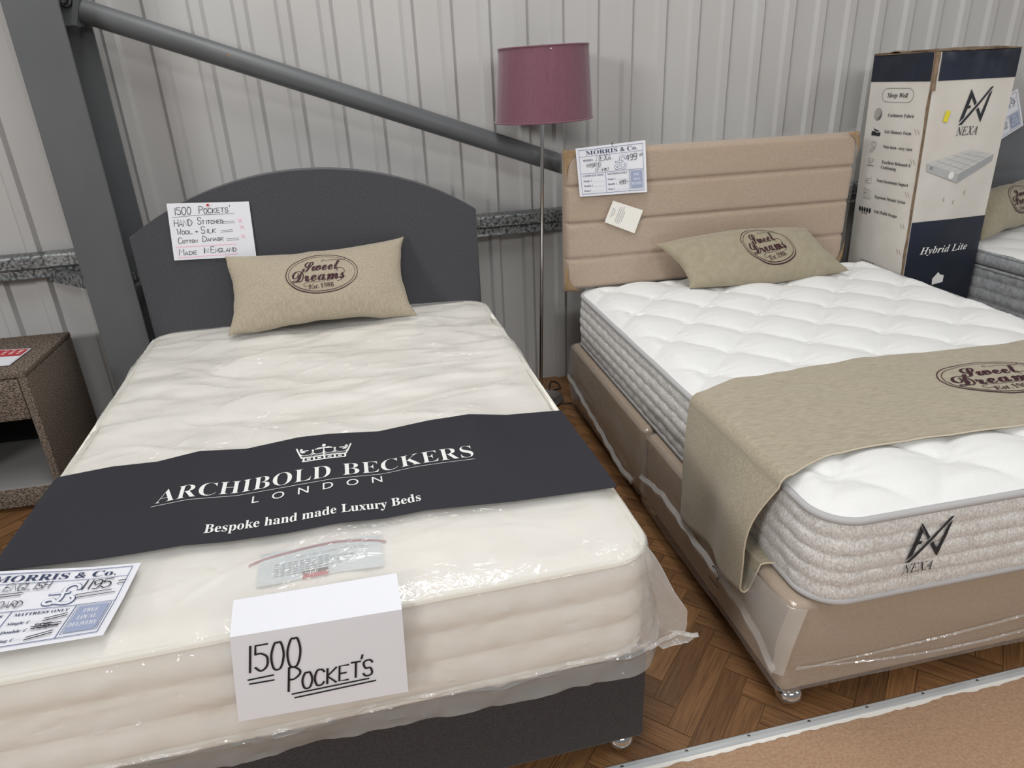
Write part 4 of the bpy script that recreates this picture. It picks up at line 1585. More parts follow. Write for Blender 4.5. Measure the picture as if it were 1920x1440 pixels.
def build_bed_two():
    t = thing('divan_bed', 'beige divan bed in clear plastic wrap with a channelled headboard', 'bed', (0.76, 0.95, 0), 2)
    W = 1.50
    for k, (v0, v1) in enumerate(((0.012, 0.945), (0.965, 1.895))):
        g = Geo().box((0.0, v0, 0.060), (W, v1, 0.352), 0, 0.022, 4)
        b = make('base_section', g, 'tan_base_fabric', 2, parent=t)
        # film round the section
        R = rr_grid(-0.010, v0 - 0.007, W + 0.010, v1 + 0.007, 0.03, 60, 46)
        zt = 0.3545 + 0.002 * fbm(R['U'] * 9, R['V'] * 9, 61 + k, 2)
        gg = Geo().grid(np.stack([R['U'], R['V'], zt - 0.012 * (1 - sstep(0, 0.02, R['d']))], 2))
        ring = np.array([(zt - 0.012 * (1 - sstep(0, 0.02, R['d'])))[i, j] for i, j in R['ring']])
        K = 26
        qs = np.linspace(0, 1, K + 1)
        zlow = 0.066 + 0.014 * np.abs(vnoise(R['s'] * 2.2, 0 * R['s'], 71 + k))
        leftw = sstep(0.05, 0.0, R['ru'])

        def off(i):
            q = qs[i]
            gat = np.clip(fbm(R['s'] * 3.2 + q * 1.5, q * 2.2 + 0 * R['s'], 81 + k, 3), -0.4, 0.5)
            return (0.012 * gat + 0.010 * leftw * math.sin(PI * q)) * min(1, q * 3) + 0.004 * q

        sd = side_rows(R, [ring + (zlow - ring) * q for q in qs], off)
        gg.grid(sd, wrap=True)
        make('plastic_wrap', gg, 'polythene_base', 2, parent=b, recalc=False)
        # welded seam of the film along the left side
        if k == 0:
            pts = [(0.03, 0.190), (0.15, 0.182), (0.30, 0.160), (0.47, 0.142), (0.62, 0.118), (0.77, 0.095), (0.90, 0.110), (0.94, 0.15)]
        else:
            pts = [(0.975, 0.175), (1.05, 0.195), (1.18, 0.220), (1.30, 0.214), (1.41, 0.207), (1.56, 0.204), (1.72, 0.202), (1.82, 0.172), (1.89, 0.140)]
        pv = np.array(pts)
        vv = np.linspace(pv[0, 0], pv[-1, 0], 90)
        zz = np.interp(vv, pv[:, 0], pv[:, 1]) + 0.003 * vnoise(vv * 40, 0 * vv, 6)
        P = np.array([[(-0.026 - 0.004 * abs(q) + 0.002 * math.sin(v * 60), v, z + q * 0.013) for q in (-1, 0, 1)] for v, z in zip(vv, zz)])
        P[:, 2, 0] += 0.010
        P[:, 1, 0] -= 0.006
        make('wrap_seam', Geo().grid(P), 'polythene_hem', 2, parent=b, recalc=False)
        if k == 1:
            # gathered flap of film at the foot corner
            A = np.array([(-0.012, 1.70, 0.205), (-0.020, 1.78, 0.190), (-0.030, 1.86, 0.165), (-0.036, 1.915, 0.150)])
            pts2 = [[(-0.016, 1.62, 0.330), (-0.024, 1.64, 0.26), (-0.028, 1.66, 0.205)],
                    [(-0.014, 1.80, 0.345), (-0.030, 1.80, 0.26), (-0.034, 1.80, 0.185)],
                    [(-0.012, 1.895, 0.352), (-0.036, 1.90, 0.26), (-0.042, 1.905, 0.160)],
                    [(0.028, 1.912, 0.352), (-0.004, 1.925, 0.262), (-0.020, 1.922, 0.158)]]
            Q = np.array(pts2)
            a = np.linspace(0, 3, 22)
            Q = np.stack([np.stack([np.interp(a, range(4), Q[:, j, c]) for c in range(3)], 1) for j in range(3)], 1)
            b_ = np.linspace(0, 2, 14)
            Q = np.stack([np.stack([np.interp(b_, range(3), Q[i, :, c]) for c in range(3)], 1) for i in range(22)], 0)
            Q[:, :, 0] -= 0.004 * np.abs(fbm(Q[:, :, 1] * 30, Q[:, :, 2] * 8, 91, 2))
            make('wrap_flap', Geo().grid(Q), 'polythene_flap', 2, parent=b, recalc=False)
            # taut folds across the foot end
            for z0, z1_, bow in ((0.168, 0.12, -0.035), (0.160, 0.215, -0.012)):
                us = np.linspace(0.02, 1.4, 60)
                s = (us - 0.02) / 1.38
                zc = z0 + (z1_ - z0) * s + bow * np.sin(PI * np.clip(s * 1.6, 0, 1))
                wdt = 0.0045 * np.sin(PI * s) + 0.0006
                P = np.array([[(u, 1.911 + dq * 0.004, z + q * w) for q, dq in ((-1, 0), (0, 1), (1, 0))] for u, z, w in zip(us, zc, wdt)])
                make('wrap_fold', Geo().grid(P), 'polythene_loose', 2, parent=b, recalc=False)
            # marker pen scrawl on the wrap
            for pts in (np.vstack([arc_pts(0.0, 0.035, 0.022, 0.016, 150, -60, 10), [(0.03, 0.0)], [(-0.03, -0.004)]]),
                        np.vstack([arc_pts(0.02, -0.062, 0.018, 0.016, 150, -60, 10), arc_pts(0.02, -0.095, 0.020, 0.016, 70, -120, 10)])):
                ik = Ink()
                ik.stroke(pts, 0.004, 0)
                gg = Geo()
                ik.lay(gg, lambda x, y: np.stack([-0.0320 + 0 * x, 1.575 + x, 0.175 + y], -1), 0.0)
                make('pen_mark', gg, 'ink_black', 2, parent=b, recalc=False)
    for u, v in ((0.045, 1.868), (1.44, 1.868), (0.05, 0.93), (0.05, 0.99), (0.06, 0.08), (1.44, 0.08)):
        castor(t, u, v, 2)
    # headboard: four padded channels
    u0, u1, zb, zt = -0.020, 1.425, 0.606, 1.236
    rows = 4
    nz, nu = 96, 60
    zs = np.linspace(0, 1, nz + 1)
    us = np.concatenate([[0, .003, .008, .015, .024, .035], np.linspace(0.05, 0.95, nu), 1 - np.array([.035, .024, .015, .008, .003, 0])])
    P = np.zeros((nz + 1, len(us), 3))
    bounds = np.array([0, 0.235, 0.497, 0.757, 1.0])
    for i, s in enumerate(zs):
        k = min(3, np.searchsorted(bounds, s, side='right') - 1)
        q = (s - bounds[k]) / (bounds[k + 1] - bounds[k])
        pz = (1 - abs(2 * q - 1) ** 14) ** 0.5
        if k in (0, 3):
            lo = (k == 0)
            q2 = q if lo else 1 - q
            pz = (1 - max(0, 1 - q2 / 0.16) ** 2) ** 0.5 if q2 < 0.16 else (1 - max(0, (q2 - 0.5) / 0.5) ** 14) ** 0.5
        e = np.minimum(us, 1 - us) * (u1 - u0)
        pe = np.sqrt(1 - np.clip(1 - e / 0.028, 0, 1) ** 2)
        P[i, :, 0] = u0 + us * (u1 - u0)
        P[i, :, 2] = zb + s * (zt - zb)
        P[i, :, 1] = -0.052 + 0.034 * pe * (0.30 + 0.70 * pz) + 0.016 * pz * pe + 0.0015 * fbm(us * 8, us * 0 + s * 9, 33, 2)
    hb = Geo().grid(P)
    o = make('headboard', hb, 'beige_fabric', 2, parent=t, recalc=False)
    back = Geo().box((u0 + 0.004, -0.075, zb + 0.004), (u1 - 0.004, -0.0505, zt - 0.004), 0, 0.004, 2)
    make('backing', back, 'beige_fabric', 2, parent=o)
    for (cu, su, cz, sz) in ((u0, 1, zt, -1), (u1, -1, zt, -1), (u0, 1, zb, 1), (u1, -1, zb, 1)):
        g = Geo()
        h, w = 0.13, 0.085
        pts = []
        nn = 12
        # card corner guard: outer corner with a hollow inner curve
        inner = [(w * (1 - math.sin(a)), h * (1 - math.cos(a))) for a in np.linspace(0, PI / 2, nn)]
        inner = [(x, y) for x, y in zip(np.linspace(w, 0, nn) ** 1.0, h * (1 - np.sqrt(1 - (1 - np.linspace(1, 0, nn)) ** 2)))]
        outer = [(-0.004, -0.004)] * nn
        yb = 0.0035
        A = np.array([[(cu + su * x, yb - 0.006 * (1 - min(1, x / 0.03)), cz + sz * y), (cu + su * (x * 0.4 - 0.0024), yb - 0.008, cz + sz * (y * 0.4 - 0.0024)), (cu - su * 0.004, yb - 0.03, cz - sz * 0.004)] for x, y in inner])
        g.grid(A)
        make('corner_guard', g, 'brown_card', 2, parent=o, recalc=False)
    # clear film over the board, puckered at the edges
    nz, nu = 70, 120
    S, Tt = np.meshgrid(np.linspace(0, 1, nu + 1), np.linspace(0, 1, nz + 1))
    eu = np.minimum(S, 1 - S) * 1.48
    ez = np.minimum(Tt, 1 - Tt) * 0.66
    e = np.minimum(eu, ez)
    y = 0.0085 - 0.06 * (1 - sstep(0, 0.018, e)) + 0.010 * fbm(S * 40, Tt * 20, 17, 3) * (1 - sstep(0.0, 0.10, e)) + 0.0018 * fbm(S * 12, Tt * 6, 19, 2)
    y = np.where(e > 0.02, np.maximum(y, 0.0052), y)
    wob = 0.008 * fbm(S * 22, Tt * 12, 23, 3) * (1 - sstep(0, 0.04, e))
    P = np.stack([-0.032 + S * 1.468 + wob, y, 0.594 + Tt * 0.655 + wob], 2)
    make('plastic_wrap', Geo().grid(P), 'polythene_board', 2, parent=o, recalc=False)
    for u in (0.30, 1.14):
        make('headboard_strut', Geo().box((u, -0.095, 0.08), (u + 0.06, -0.076, 0.8), 0, 0.002, 1), 'dark_inside', 2, parent=t)
    return t


bed2 = build_bed_two()


def build_mattress_two():
    t = thing('mattress', 'white quilted mattress with grey sides on the beige bed', 'mattress', (0.79, 0.95, 0.357), 2)
    R = rr_grid(M2[0], M2[1], M2[2], M2[3], 0.09, 170, 210)
    z = z2(R['U'], R['V'], R['d'])
    make('top_panel', Geo().grid(np.stack([R['U'], R['V'], z], 2)), 'white_knit', 2, parent=t)
    zt, zb = 0.592, 0.366
    K = 44
    ks = np.linspace(0, 1, K)

    def off(k):
        q = ks[k]
        rowp = abs(math.sin(PI * 5 * q)) ** 0.55
        r_i = int(min(4, q * 5))
        col = np.sin(2 * PI * R['s'] / 0.075 + r_i * 2.1) * 0.5 + 0.5
        return 0.004 + 0.0055 * rowp + 0.0018 * col * rowp + 0.006 * math.sin(PI * q) + 0.002 * fbm(R['s'] * 30, q * 12 + 0 * R['s'], 44, 2)

    side = side_rows(R, [zt + (zb - zt) * q for q in ks], off)
    g = Geo().grid(side, wrap=True)
    border = make('border', g, ['heather_grey'], 2, parent=t, recalc=False)
    make('underside', Geo().add(side[-1], [tuple(range(len(side[-1])))]), 'heather_grey', 2, parent=t, smooth=False)
    for zz in (0.597, 0.3655):
        make('piping', Geo().tube(ring_path(R, zz, 0.0045), 0.0098, 10, closed=True), 'grey_piping', 2, parent=t)

    def foot(x, y):
        # x along u, y = z on the foot side
        q = np.clip((zt - np.asarray(y, float)) / (zt - zb), 0, 1)
        rowp = np.abs(np.sin(PI * 5 * q)) ** 0.55
        v = M2[3] + 0.004 + 0.0068 * np.maximum(rowp, 0.9) + 0.006 * np.sin(PI * q) + 0.001
        return np.stack([np.asarray(x, float), v, np.asarray(y, float)], -1)

    k = brand_mark(0).transform(lambda V: np.stack([0.252 + V[:, 0] * 0.112, 0.462 + V[:, 1] * 0.112 + 0.0 * V[:, 0]], 1))
    g = Geo()
    k.lay(g, foot, 0.0015, step=0.008, sign=-1)
    # face outward
    make('embroidered_logo', g, 'navy_ink', 2, parent=t, recalc=False)
    # pale stitched threads slanting over the foot side
    g = Geo()
    rn = random.Random(5)
    for i in range(34):
        u = 0.15 + i * 0.040 + rn.uniform(-0.008, 0.008)
        z0 = rn.uniform(0.45, 0.585)
        ln = rn.uniform(0.04, 0.13)
        ss = np.linspace(0, 1, 14)
        P = foot(u + ss * ln * 0.55, np.maximum(z0 - ss * ln, zb + 0.004))
        P[:, 1] += 0.0012
        g.tube(P, 0.0006, 4)
    make('stitching', g, 'heather_thread', 2, parent=t)
    return t


matt2 = build_mattress_two()


def build_runner():
    """cloth runner over mattress two, hanging down the left side"""
    ul, ur = M2[0], M2[2]
    drop_l, drop_r = 0.605, 0.30
    top = ur - ul
    r = 0.03
    s_all = np.concatenate([np.linspace(-drop_l, -0.06, 64), np.linspace(-0.05, 0.06, 16)[:-1], np.linspace(0.06, top - 0.06, 90), np.linspace(top - 0.05, top + 0.05, 12), np.linspace(top + 0.07, top + drop_r, 8)])
    w_all = np.linspace(0, 0.50, 64)

    def P(s, w):
        s, w = np.broadcast_arrays(np.asarray(s, float), np.asarray(w, float))
        # baseline v on top of the bed
        u_top = np.clip(s, 0, top) + ul
        left = np.clip((0.15 - s) / 0.15, 0, 1)
        v0 = 1.200 + 0.065 * left ** 1.2 + 0.012 * np.sin(u_top * 7.0) + 0.008 * fbm(u_top * 9, 0 * u_top, 13, 2)
        v1 = 1.703 + 0.055 * left ** 1.5 + 0.006 * np.sin(u_top * 9 + 1)
        v = v0 + (v1 - v0) * w / 0.50
        zt = np.maximum(z2(np.clip(u_top, ul + 0.03, ur - 0.03), np.clip(v, 0, M2[3] - 0.03)), 0.612) + 0.006
        zt = 0.15 * zt + 0.85 * 0.647 + 0.003 * fbm(u_top * 11, v * 11, 15, 2)
        # round the left edge and hang
        q = np.clip(-s, 0, None)
        ang = np.clip(q / 0.05, 0, PI / 2)
        over = np.clip(q - 0.05 * PI / 2, 0, None)
        u = u_top - 0.034 * np.sin(ang)
        z = zt - 0.034 * (1 - np.cos(ang)) - over - 0.016 * (q > 0.05 * PI / 2)
        u = np.where(q > 0, u, u_top)
        hang = np.clip(over / 0.28, 0, 1)
        wn = w / 0.50
        u = u - hang * (0.024 + 0.030 * wn + 0.012 * np.sin(wn * 9 + 0.7)) - 0.014 * np.sin(PI * hang) * (0.4 + wn)
        v = v + hang * (0.055 * (1 - wn) - 0.035 * wn) - 0.012 * np.sin(PI * np.clip(hang, 0, 1)) * wn ** 3
        # below the hang it folds inwards over the ledge of the base
        t = np.clip((over - 0.365) / 0.165, 0, 1)
        zh = np.where(over > 0.365, zt - 0.034 - 0.365, z + 0.016 * (q > 0.05 * PI / 2))
        zh = zh + hang * 0.035 * wn
        fu = np.interp(t, [0, 0.10, 0.22, 0.45, 0.72, 1], [0, 0.10, 0.22, 0.36, 0.52, 1])
        fz = np.interp(t, [0, 0.06, 0.14, 0.30, 0.72, 0.82, 1], [0, -0.09, -0.11, 0.04, 0.93, 0.99, 1.0])
        u = u + fu * (0.036 - u)
        v = v + 0.03 * fu * wn
        z = np.where(q > 0, zh + fz * (0.372 - zh), z)
        # right edge hang
        qr = np.clip(s - top, 0, None)
        angr = np.clip(qr / 0.05, 0, PI / 2)
        ovr = np.clip(qr - 0.05 * PI / 2, 0, None)
        u = u + 0.05 * np.sin(angr)
        z = z - 0.05 * (1 - np.cos(angr)) - ovr
        z = np.maximum(z, 0.20)
        return np.stack([u, v, z], -1)

    S_, W_ = np.meshgrid(s_all, w_all, indexing='ij')
    G = P(S_, W_)
    g = Geo().sheet(G, 0.0025)
    lg = cushion_logo(1)
    a0 = -0.06
    # sheet coords: x = s, y = -(w) so the logo stands upright seen from the foot
    lg.transform(lambda V: np.stack([0.905 + (V[:, 0] * math.cos(a0) - V[:, 1] * math.sin(a0)) * 0.188, -(0.235 - (V[:, 0] * math.sin(a0) + V[:, 1] * math.cos(a0)) * 0.188)], 1))
    lg.lay(g, lambda x, y: P(x, -y), 0.0040, step=0.012, sign=-1)
    o = make('bed_runner', g, ['runner_chenille', 'logo_burgundy'], 2, recalc=False)
    tag(o, 'taupe cloth runner with maroon logo draped across the white mattress', 'bed runner')
    # overlocked edges
    for nm, path in (('stitched_edge', G[:, 0]), ('stitched_edge', G[:, -1]), ('stitched_edge', G[0, :])):
        make(nm, Geo().tube(path, 0.0024, 6), 'stitch_thread', 2, parent=o)


build_runner()

build_pillow('cushion', 'olive taupe cushion with maroon oval logo lying on the white mattress', 2,
             (0.475, 0.258, 0.652), (1.285, 0.246, 0.648), (0.400, 0.066, 0.806), (1.165, 0.056, 0.818), 0.085, 'chenille_taupe', (0.565, 0.515), 0.148, 14, back=0.40, ear_y=-0.022, logo_rot=0.12)


def board_papers():
    P = quad_map((0.022, 0.012, 1.2468), (0.3401, 0.014, 1.2637), (0.0412, 0.014, 1.0415), (0.3515, 0.020, 1.0426), 1.46, 1.0,
                 curl=lambda s, t: np.stack([0 * s, 0.012 * np.clip(s - 0.8, 0, 1) * 4 * (1 - t) + 0.004 * np.sin(s * 3), 0 * s], -1))
    pen = [('hand', 'NEXA', 0.40, 0.70, 0.115, 0.075), ('hand', 'HYBRID', 0.20, 0.595, 0.078, 0.09), ('hand', '(Firm)', 0.36, 0.492, 0.078, 0.09),
           ('hand', '499', 1.03, 0.655, 0.118, 0.09), ('line', [(1.32, 0.745), (1.385, 0.765)], 0.010), ('line', [(1.32, 0.715), (1.39, 0.737)], 0.010),
           ('hand', '499', 0.86, 0.20, 0.075, 0.12), ('line', [(1.03, 0.24), (1.07, 0.245)], 0.010)]
    k = price_card(pen)
    o = paper('price_card', 'blue printed price card pinned at the left of the beige headboard', 'price card', P, 1.46, 1.0, k, PRICE_MATS, 2, flip=1, lift=0.0012, step=0.04)
    g = Geo().lathe([(0, 0.012), (0.003, 0.0115), (0.004, 0.008), (0.002, 0.005), (0.0015, -0.002)], tuple(P(np.array(0.75), np.array(0.985))), 10, axis=(0, 0.6, 1))
    p = make('push_pin', g, 'screw_steel', 2)
    tag(p, 'grey push pin at the top of the price card on the beige headboard', 'pin')
    P = quad_map((0.1968, 0.012, 1.0136), (0.3419, 0.012, 0.9597), (0.1577, 0.013, 0.921), (0.3039, 0.014, 0.8576), 1.4, 1.0,
                 curl=lambda s, t: np.stack([0 * s, 0.004 * np.abs(s - 0.55), 0 * s], -1))
    k = Ink()
    for i, w in enumerate((0.45, 0.28, 0.0, 0.72, 0.78, 0.74, 0.5)):
        x = 0.14 + i * 0.085
        y = 0.12 + (0.80 - w) / 2
        while y < 0.12 + (0.80 + w) / 2 - 0.05:
            k.rect(x, y, x + 0.03, y + 0.05, 1)
            y += 0.075
    paper('paper_tag', 'small square white tag stuck crooked under the price card on the beige headboard', 'label', P, 1.4, 1.0, k, ['paper_cream', 'ink_dots'], 2, flip=1)


board_papers()


# =================================================================== FLOOR LAMP
def build_lamp():
    t = thing('floor_lamp', 'chrome floor lamp with a mauve drum shade between the two beds', 'lamp', (1.693, -0.27, 0))
    g = Geo().lathe([(0, 0.022), (0.010, 0.022), (0.016, 0.018), (0.10, 0.013), (0.118, 0.009), (0.12, 0.004), (0.118, 0)], (1.693, -0.27, 0), 40)
    make('base', g, 'chrome', parent=t)
    a, b = np.array([1.693, -0.27, 0.015]), np.array([1.741, -0.27, 1.66])
    make('pole', Geo().tube([a + (b - a) * s for s in np.linspace(0, 1, 8)], 0.0085, 16), 'chrome', parent=t)
    cx, cy = 1.742, -0.27
    zb, zt, rb, rt = 1.362, 1.652, 0.214, 0.192
    n, m = 96, 24
    th = np.arange(n) * 2 * PI / n

    def shell(off):
        P = np.zeros((m + 1, n, 3))
        for i in range(m + 1):
            s = i / m
            r = rb + (rt - rb) * s + off
            # a pulled crease near the top front
            dent = 0.006 * np.exp(-((th - (PI * 1.5 - 0.13 - 0.06 * (1 - s))) / 0.05) ** 2) * sstep(0.6, 0.95, s)
            rr = r - dent + 0.0007 * np.sin(th * 30)
            P[i, :, 0] = cx + rr * np.cos(th) - 0.014 * (1 - s) * 0.3
            P[i, :, 1] = cy + rr * np.sin(th)
            P[i, :, 2] = zb + (zt - zb) * s + 0.004 * np.cos(th)
        return P

    g = Geo().grid(shell(0.0), wrap=True)
    sh = make('lamp_shade', g, 'mauve_satin', parent=t, recalc=False)
    g = Geo().grid(shell(-0.0025), wrap=True)
    make('shade_lining', g, 'mauve_lining', parent=sh, recalc=False)
    for s, nm in ((0, 'shade_rim'), (m, 'shade_rim')):
        P = shell(0.0)[s]
        make(nm, Geo().tube(P, 0.0035, 8, closed=True), 'mauve_satin', parent=sh)
    g = Geo()
    for k in range(3):
        a_ = k * 2 * PI / 3 + 0.4
        g.tube([(cx, cy, 1.600), (cx + 0.19 * math.cos(a_), cy + 0.19 * math.sin(a_), 1.640)], 0.002, 6)
    make('shade_carrier', g, 'brushed_steel', parent=sh)
    g = Geo().lathe([(0, 1.60), (0.018, 1.60), (0.020, 1.56), (0.016, 1.52), (0.009, 1.515)], (cx - 0.002, cy, 0), 20)
    make('lamp_holder', g, 'black_rubber', parent=t)
    # flex on the floor
    P = [(1.72, -0.20, 0.010), (1.755, -0.19, 0.004), (1.80, -0.181, 0.004), (1.833, -0.175, 0.004), (1.84, -0.10, 0.004), (1.81, -0.06, 0.004), (1.79, -0.11, 0.006), (1.762, -0.19, 0.010), (1.745, -0.26, 0.004), (1.75, -0.33, 0.004), (1.78, -0.356, 0.004), (1.83, -0.364, 0.004)]
    P = np.array(P)
    k = np.linspace(0, len(P) - 1, 80)
    Q = np.stack([np.interp(k, range(len(P)), P[:, c]) for c in range(3)], 1)
    for _ in range(6):
        Q[1:-1] = (Q[:-2] + 2 * Q[1:-1] + Q[2:]) / 4
    make('power_flex', Geo().tube(Q, 0.0035, 8), 'black_rubber', parent=t)


build_lamp()


# =================================================================== CARTON
def build_carton():
    N1, N0 = np.array([3.440, -0.6002, 1.565]), np.array([3.4508, -0.6616, 0.001])
    R1, R0 = np.array([3.880, -0.6001, 1.565]), np.array([3.8621, -0.6447, 0.001])
    L1, L0 = np.array([3.440, -0.2048, 1.560]), np.array([3.4524, -0.2529, 0.001])
    B1, B0 = R1 + L1 - N1, R0 + L0 - N0

    def face(A1, A0, C1, C0, seed):
        nrm = np.cross(C1 - A1, A1 - A0)
        nrm /= np.linalg.norm(nrm)

        def P(x, y):
            x, y = np.asarray(x, float), np.asarray(y, float)
            s, t = x[..., None], y[..., None]
            Q = (A0 * (1 - s) + C0 * s) * (1 - t) + (A1 * (1 - s) + C1 * s) * t
            e = np.clip(np.minimum(x, 1 - x) / 0.10, 0, 1)
            bul = 0.006 * np.sin(PI * np.clip(x, 0, 1)) * np.sin(PI * np.clip(y, 0, 1)) + 0.005 * fbm(x * 4, y * 9, seed, 3) * e
            bul = bul + 0.010 * fbm(x * 6, y * 30, seed + 5, 2) * sstep(0.93, 1.0, y) * e
            return Q + nrm * bul[..., None]

        return P

    front = face(N1, N0, R1, R0, 3)
    side = face(L1, L0, N1, N0, 7)
    right = face(R1, R0, B1, B0, 9)
    rear = face(B1, B0, L1, L0, 11)
    g = Geo()
    X, Y = np.meshgrid(np.linspace(0, 1, 21), np.linspace(0, 1, 61))
    for f in (front, side, right, rear):
        g.grid(f(X, Y), 0)
    g.add([N0, R0, B0, L0], [(0, 3, 2, 1)], 0)
    # --- printing
    navy, ink, brown, g1, g2, g3, yel, wht = 1, 2, 3, 4, 5, 6, 7, 8
    k = Ink()
    k.asp = (0.42, 1.565)
    k.rect(0.045, 0.925, 1.0, 1.0, navy, 8, 3)
    k.rect(0.0, 0.0, 1.0, 0.529, navy, 8, 14)
    b = brand_mark(ink).transform(lambda V: np.stack([0.385 + V[:, 0] * 0.36, 0.803 + V[:, 1] * 0.100], 1))
    k.extend(b)
    T, Fr, Ri, Ba = (0.075, 0.700), (0.490, 0.662), (0.925, 0.712), (0.570, 0.730)
    Tb, Fb, Rb = (0.085, 0.678), (0.490, 0.637), (0.915, 0.693)
    k.poly([T, Fr, Ri, Ba], g1)
    k.poly([T, Tb, Fb, Fr], g2)
    k.poly([Fr, Fb, Rb, Ri], g3)
    top = Ink()
    top.asp = k.asp
    for f in (0.35, 0.7):
        top.stroke([(Fr[0], Fr[1] - 0.025 * f), (Ri[0] - 0.01 * f, Ri[1] - 0.019 * f)], 0.0015, g2)
    for f in (0.2, 0.4, 0.6, 0.8):
        top.stroke([tuple(np.array(T) + (np.array(Ba) - np.array(T)) * f + (0.01, 0)), tuple(np.array(Fr) + (np.array(Ri) - np.array(Fr)) * f - (0.01, 0))], 0.0014, g2)
        top.stroke([tuple(np.array(T) + (np.array(Fr) - np.array(T)) * f), tuple(np.array(Ba) + (np.array(Ri) - np.array(Ba)) * f)], 0.0014, g2)
    top.extend(maker_emblem(ink).transform(lambda V: np.stack([0.115 + V[:, 0] * 0.045, 0.682 + V[:, 1] * 0.012 - 0.004 * V[:, 0]], 1)))
    k.poly(arc_pts(0.395, 0.661, 0.036, 0.011, 0, 360, 16)[:-1], wht)
    top.extend(maker_emblem(ink).transform(lambda V: np.stack([0.375 + V[:, 0] * 0.04, 0.655 + V[:, 1] * 0.011], 1)))
    top.stroke([(0.58, 0.662), (0.65, 0.670)], 0.0018, ink)
    k.text('Hybrid Lite', 0.160, 0.428, 0.021, wht, 'bolditalic', width=0.66)
    y = np.array([(0.178, 0.815), (0.205, 0.845), (0.262, 0.842), (0.236, 0.812)])
    k.poly(y, yel)
    for i in range(5):
        top.rect(0.195 + 0.011 * i, 0.819 + 0.0045 * i, 0.207 + 0.011 * i, 0.8215 + 0.0045 * i, ink)
    k.poly([(0.40, 0.345), (0.47, 0.365), (0.50, 0.356), (0.56, 0.352), (0.56, 0.33), (0.41, 0.325)], wht)
    top.stroke([(0.44, 0.337), (0.49, 0.350), (0.54, 0.337)], 0.003, navy)
    for x_, y_ in ((0.62, 0.60), (0.36, 0.585), (0.49, 0.575)):
        k.stroke([(x_, y_), (x_ + 0.006, y_ + 0.012)], 0.0025, brown)
    k.lay(g, front, 0.0020, step=0.0166667)
    top.lay(g, front, 0.0033, step=0.0166667)
    k = Ink()
    k.asp = (0.41, 1.565)
    k.rect(0.0, 0.925, 0.955, 1.0, navy, 8, 3)
    # worn raw edge next to the corner
    ys = np.linspace(0.0, 1.0, 60)
    wv = 0.975 - 0.030 * np.abs(vnoise(ys * 14, 0 * ys, 4)) - 0.010
    k.faces(np.vstack([np.stack([wv, ys], 1), np.stack([0 * ys + 0.998, ys], 1)]), [(i, 60 + i, 60 + i + 1, i + 1) for i in range(59)], brown)
    pill = np.vstack([arc_pts(0.655, 0.887, 0.085, 0.0195, 90, -90, 10), arc_pts(0.318, 0.887, 0.085, 0.0195, 270, 90, 10)])
    k.stroke(pill, 0.0016, ink, closed=True)
    k.text('Sleep Well', 0.485, 0.881, 0.0125, ink, 'bolditalic', width=0.335, anchor='c')
    for s, x0, yy, w in (('Cashmere Fabric', 0.382, 0.826, 0.42), ('Gel Memory Foam', 0.375, 0.778, 0.425), ('Non-turn- easy care', 0.383, 0.734, 0.47), ('Excellent Rebound &', 0.391, 0.688, 0.47),
                         ('Cushioning', 0.389, 0.672, 0.255), ('Foam Encasement Support', 0.349, 0.631, 0.52), ('Ergonomic Dynamic System', 0.354, 0.580, 0.515), ('Full-Width Design', 0.374, 0.534, 0.395)):
        k.text(s, x0, yy, 0.0092, ink, 'serif', width=w)
    for i in range(6):          # wool egg
        k.stroke(arc_pts(0.208 + 0.004 * i, 0.831 - 0.0008 * i, 0.068 - i * 0.011, 0.0175 - i * 0.0028, 0, 360, 22)[:-1], 0.0014, ink, closed=True)
    k.poly([(0.141, 0.768), (0.302, 0.768), (0.302, 0.780), (0.245, 0.776), (0.20, 0.780), (0.141, 0.781)], ink)
    k.poly([(0.158, 0.792), (0.195, 0.787), (0.285, 0.783), (0.24, 0.780), (0.19, 0.783)], ink)
    heart = np.vstack([arc_pts(0.190, 0.743, 0.022, 0.006, 200, 20, 8), arc_pts(0.234, 0.743, 0.022, 0.006, 160, -20, 8), [(0.213, 0.731)]])
    k.stroke(heart, 0.0015, ink, closed=True)
    k.stroke([(0.150, 0.719), (0.178, 0.729), (0.215, 0.730), (0.250, 0.733), (0.215, 0.724), (0.172, 0.716)], 0.0015, ink)
    k.stroke(arc_pts(0.168, 0.693, 0.022, 0.006, 0, 360, 12)[:-1], 0.0015, ink, closed=True)
    k.stroke([(0.205, 0.683), (0.245, 0.697)], 0.0015, ink)
    for x_, y_ in ((0.155, 0.682), (0.185, 0.681), (0.215, 0.695)):
        k.stroke([(x_, y_), (x_ + 0.008, y_ + 0.003)], 0.0018, ink)
    k.stroke([(0.136, 0.6765), (0.255, 0.6765)], 0.0024, ink)
    k.stroke([(0.134, 0.622), (0.256, 0.622), (0.256, 0.634), (0.235, 0.641), (0.210, 0.634), (0.134, 0.636)], 0.0014, ink)
    k.stroke([(0.134, 0.628), (0.20, 0.629)], 0.0016, ink)
    k.stroke(arc_pts(0.165, 0.597, 0.028, 0.0075, 0, 360, 14)[:-1], 0.0014, ink, closed=True)
    k.stroke([(0.195, 0.599), (0.235, 0.601), (0.276, 0.595)], 0.0014, ink)
    k.stroke([(0.135, 0.586), (0.19, 0.592), (0.276, 0.585)], 0.0014, ink)
    for i in range(6):
        k.stroke([(0.138 + i * 0.0275, 0.573), (0.138 + i * 0.0275, 0.583)], 0.0012, ink)
    k.stroke([(0.138, 0.573), (0.276, 0.573)], 0.0012, ink)
    for i in range(5):
        k.poly(arc_pts(0.105 + i * 0.048, 0.537, 0.019, 0.0085, 0, 360, 12)[:-1], ink)
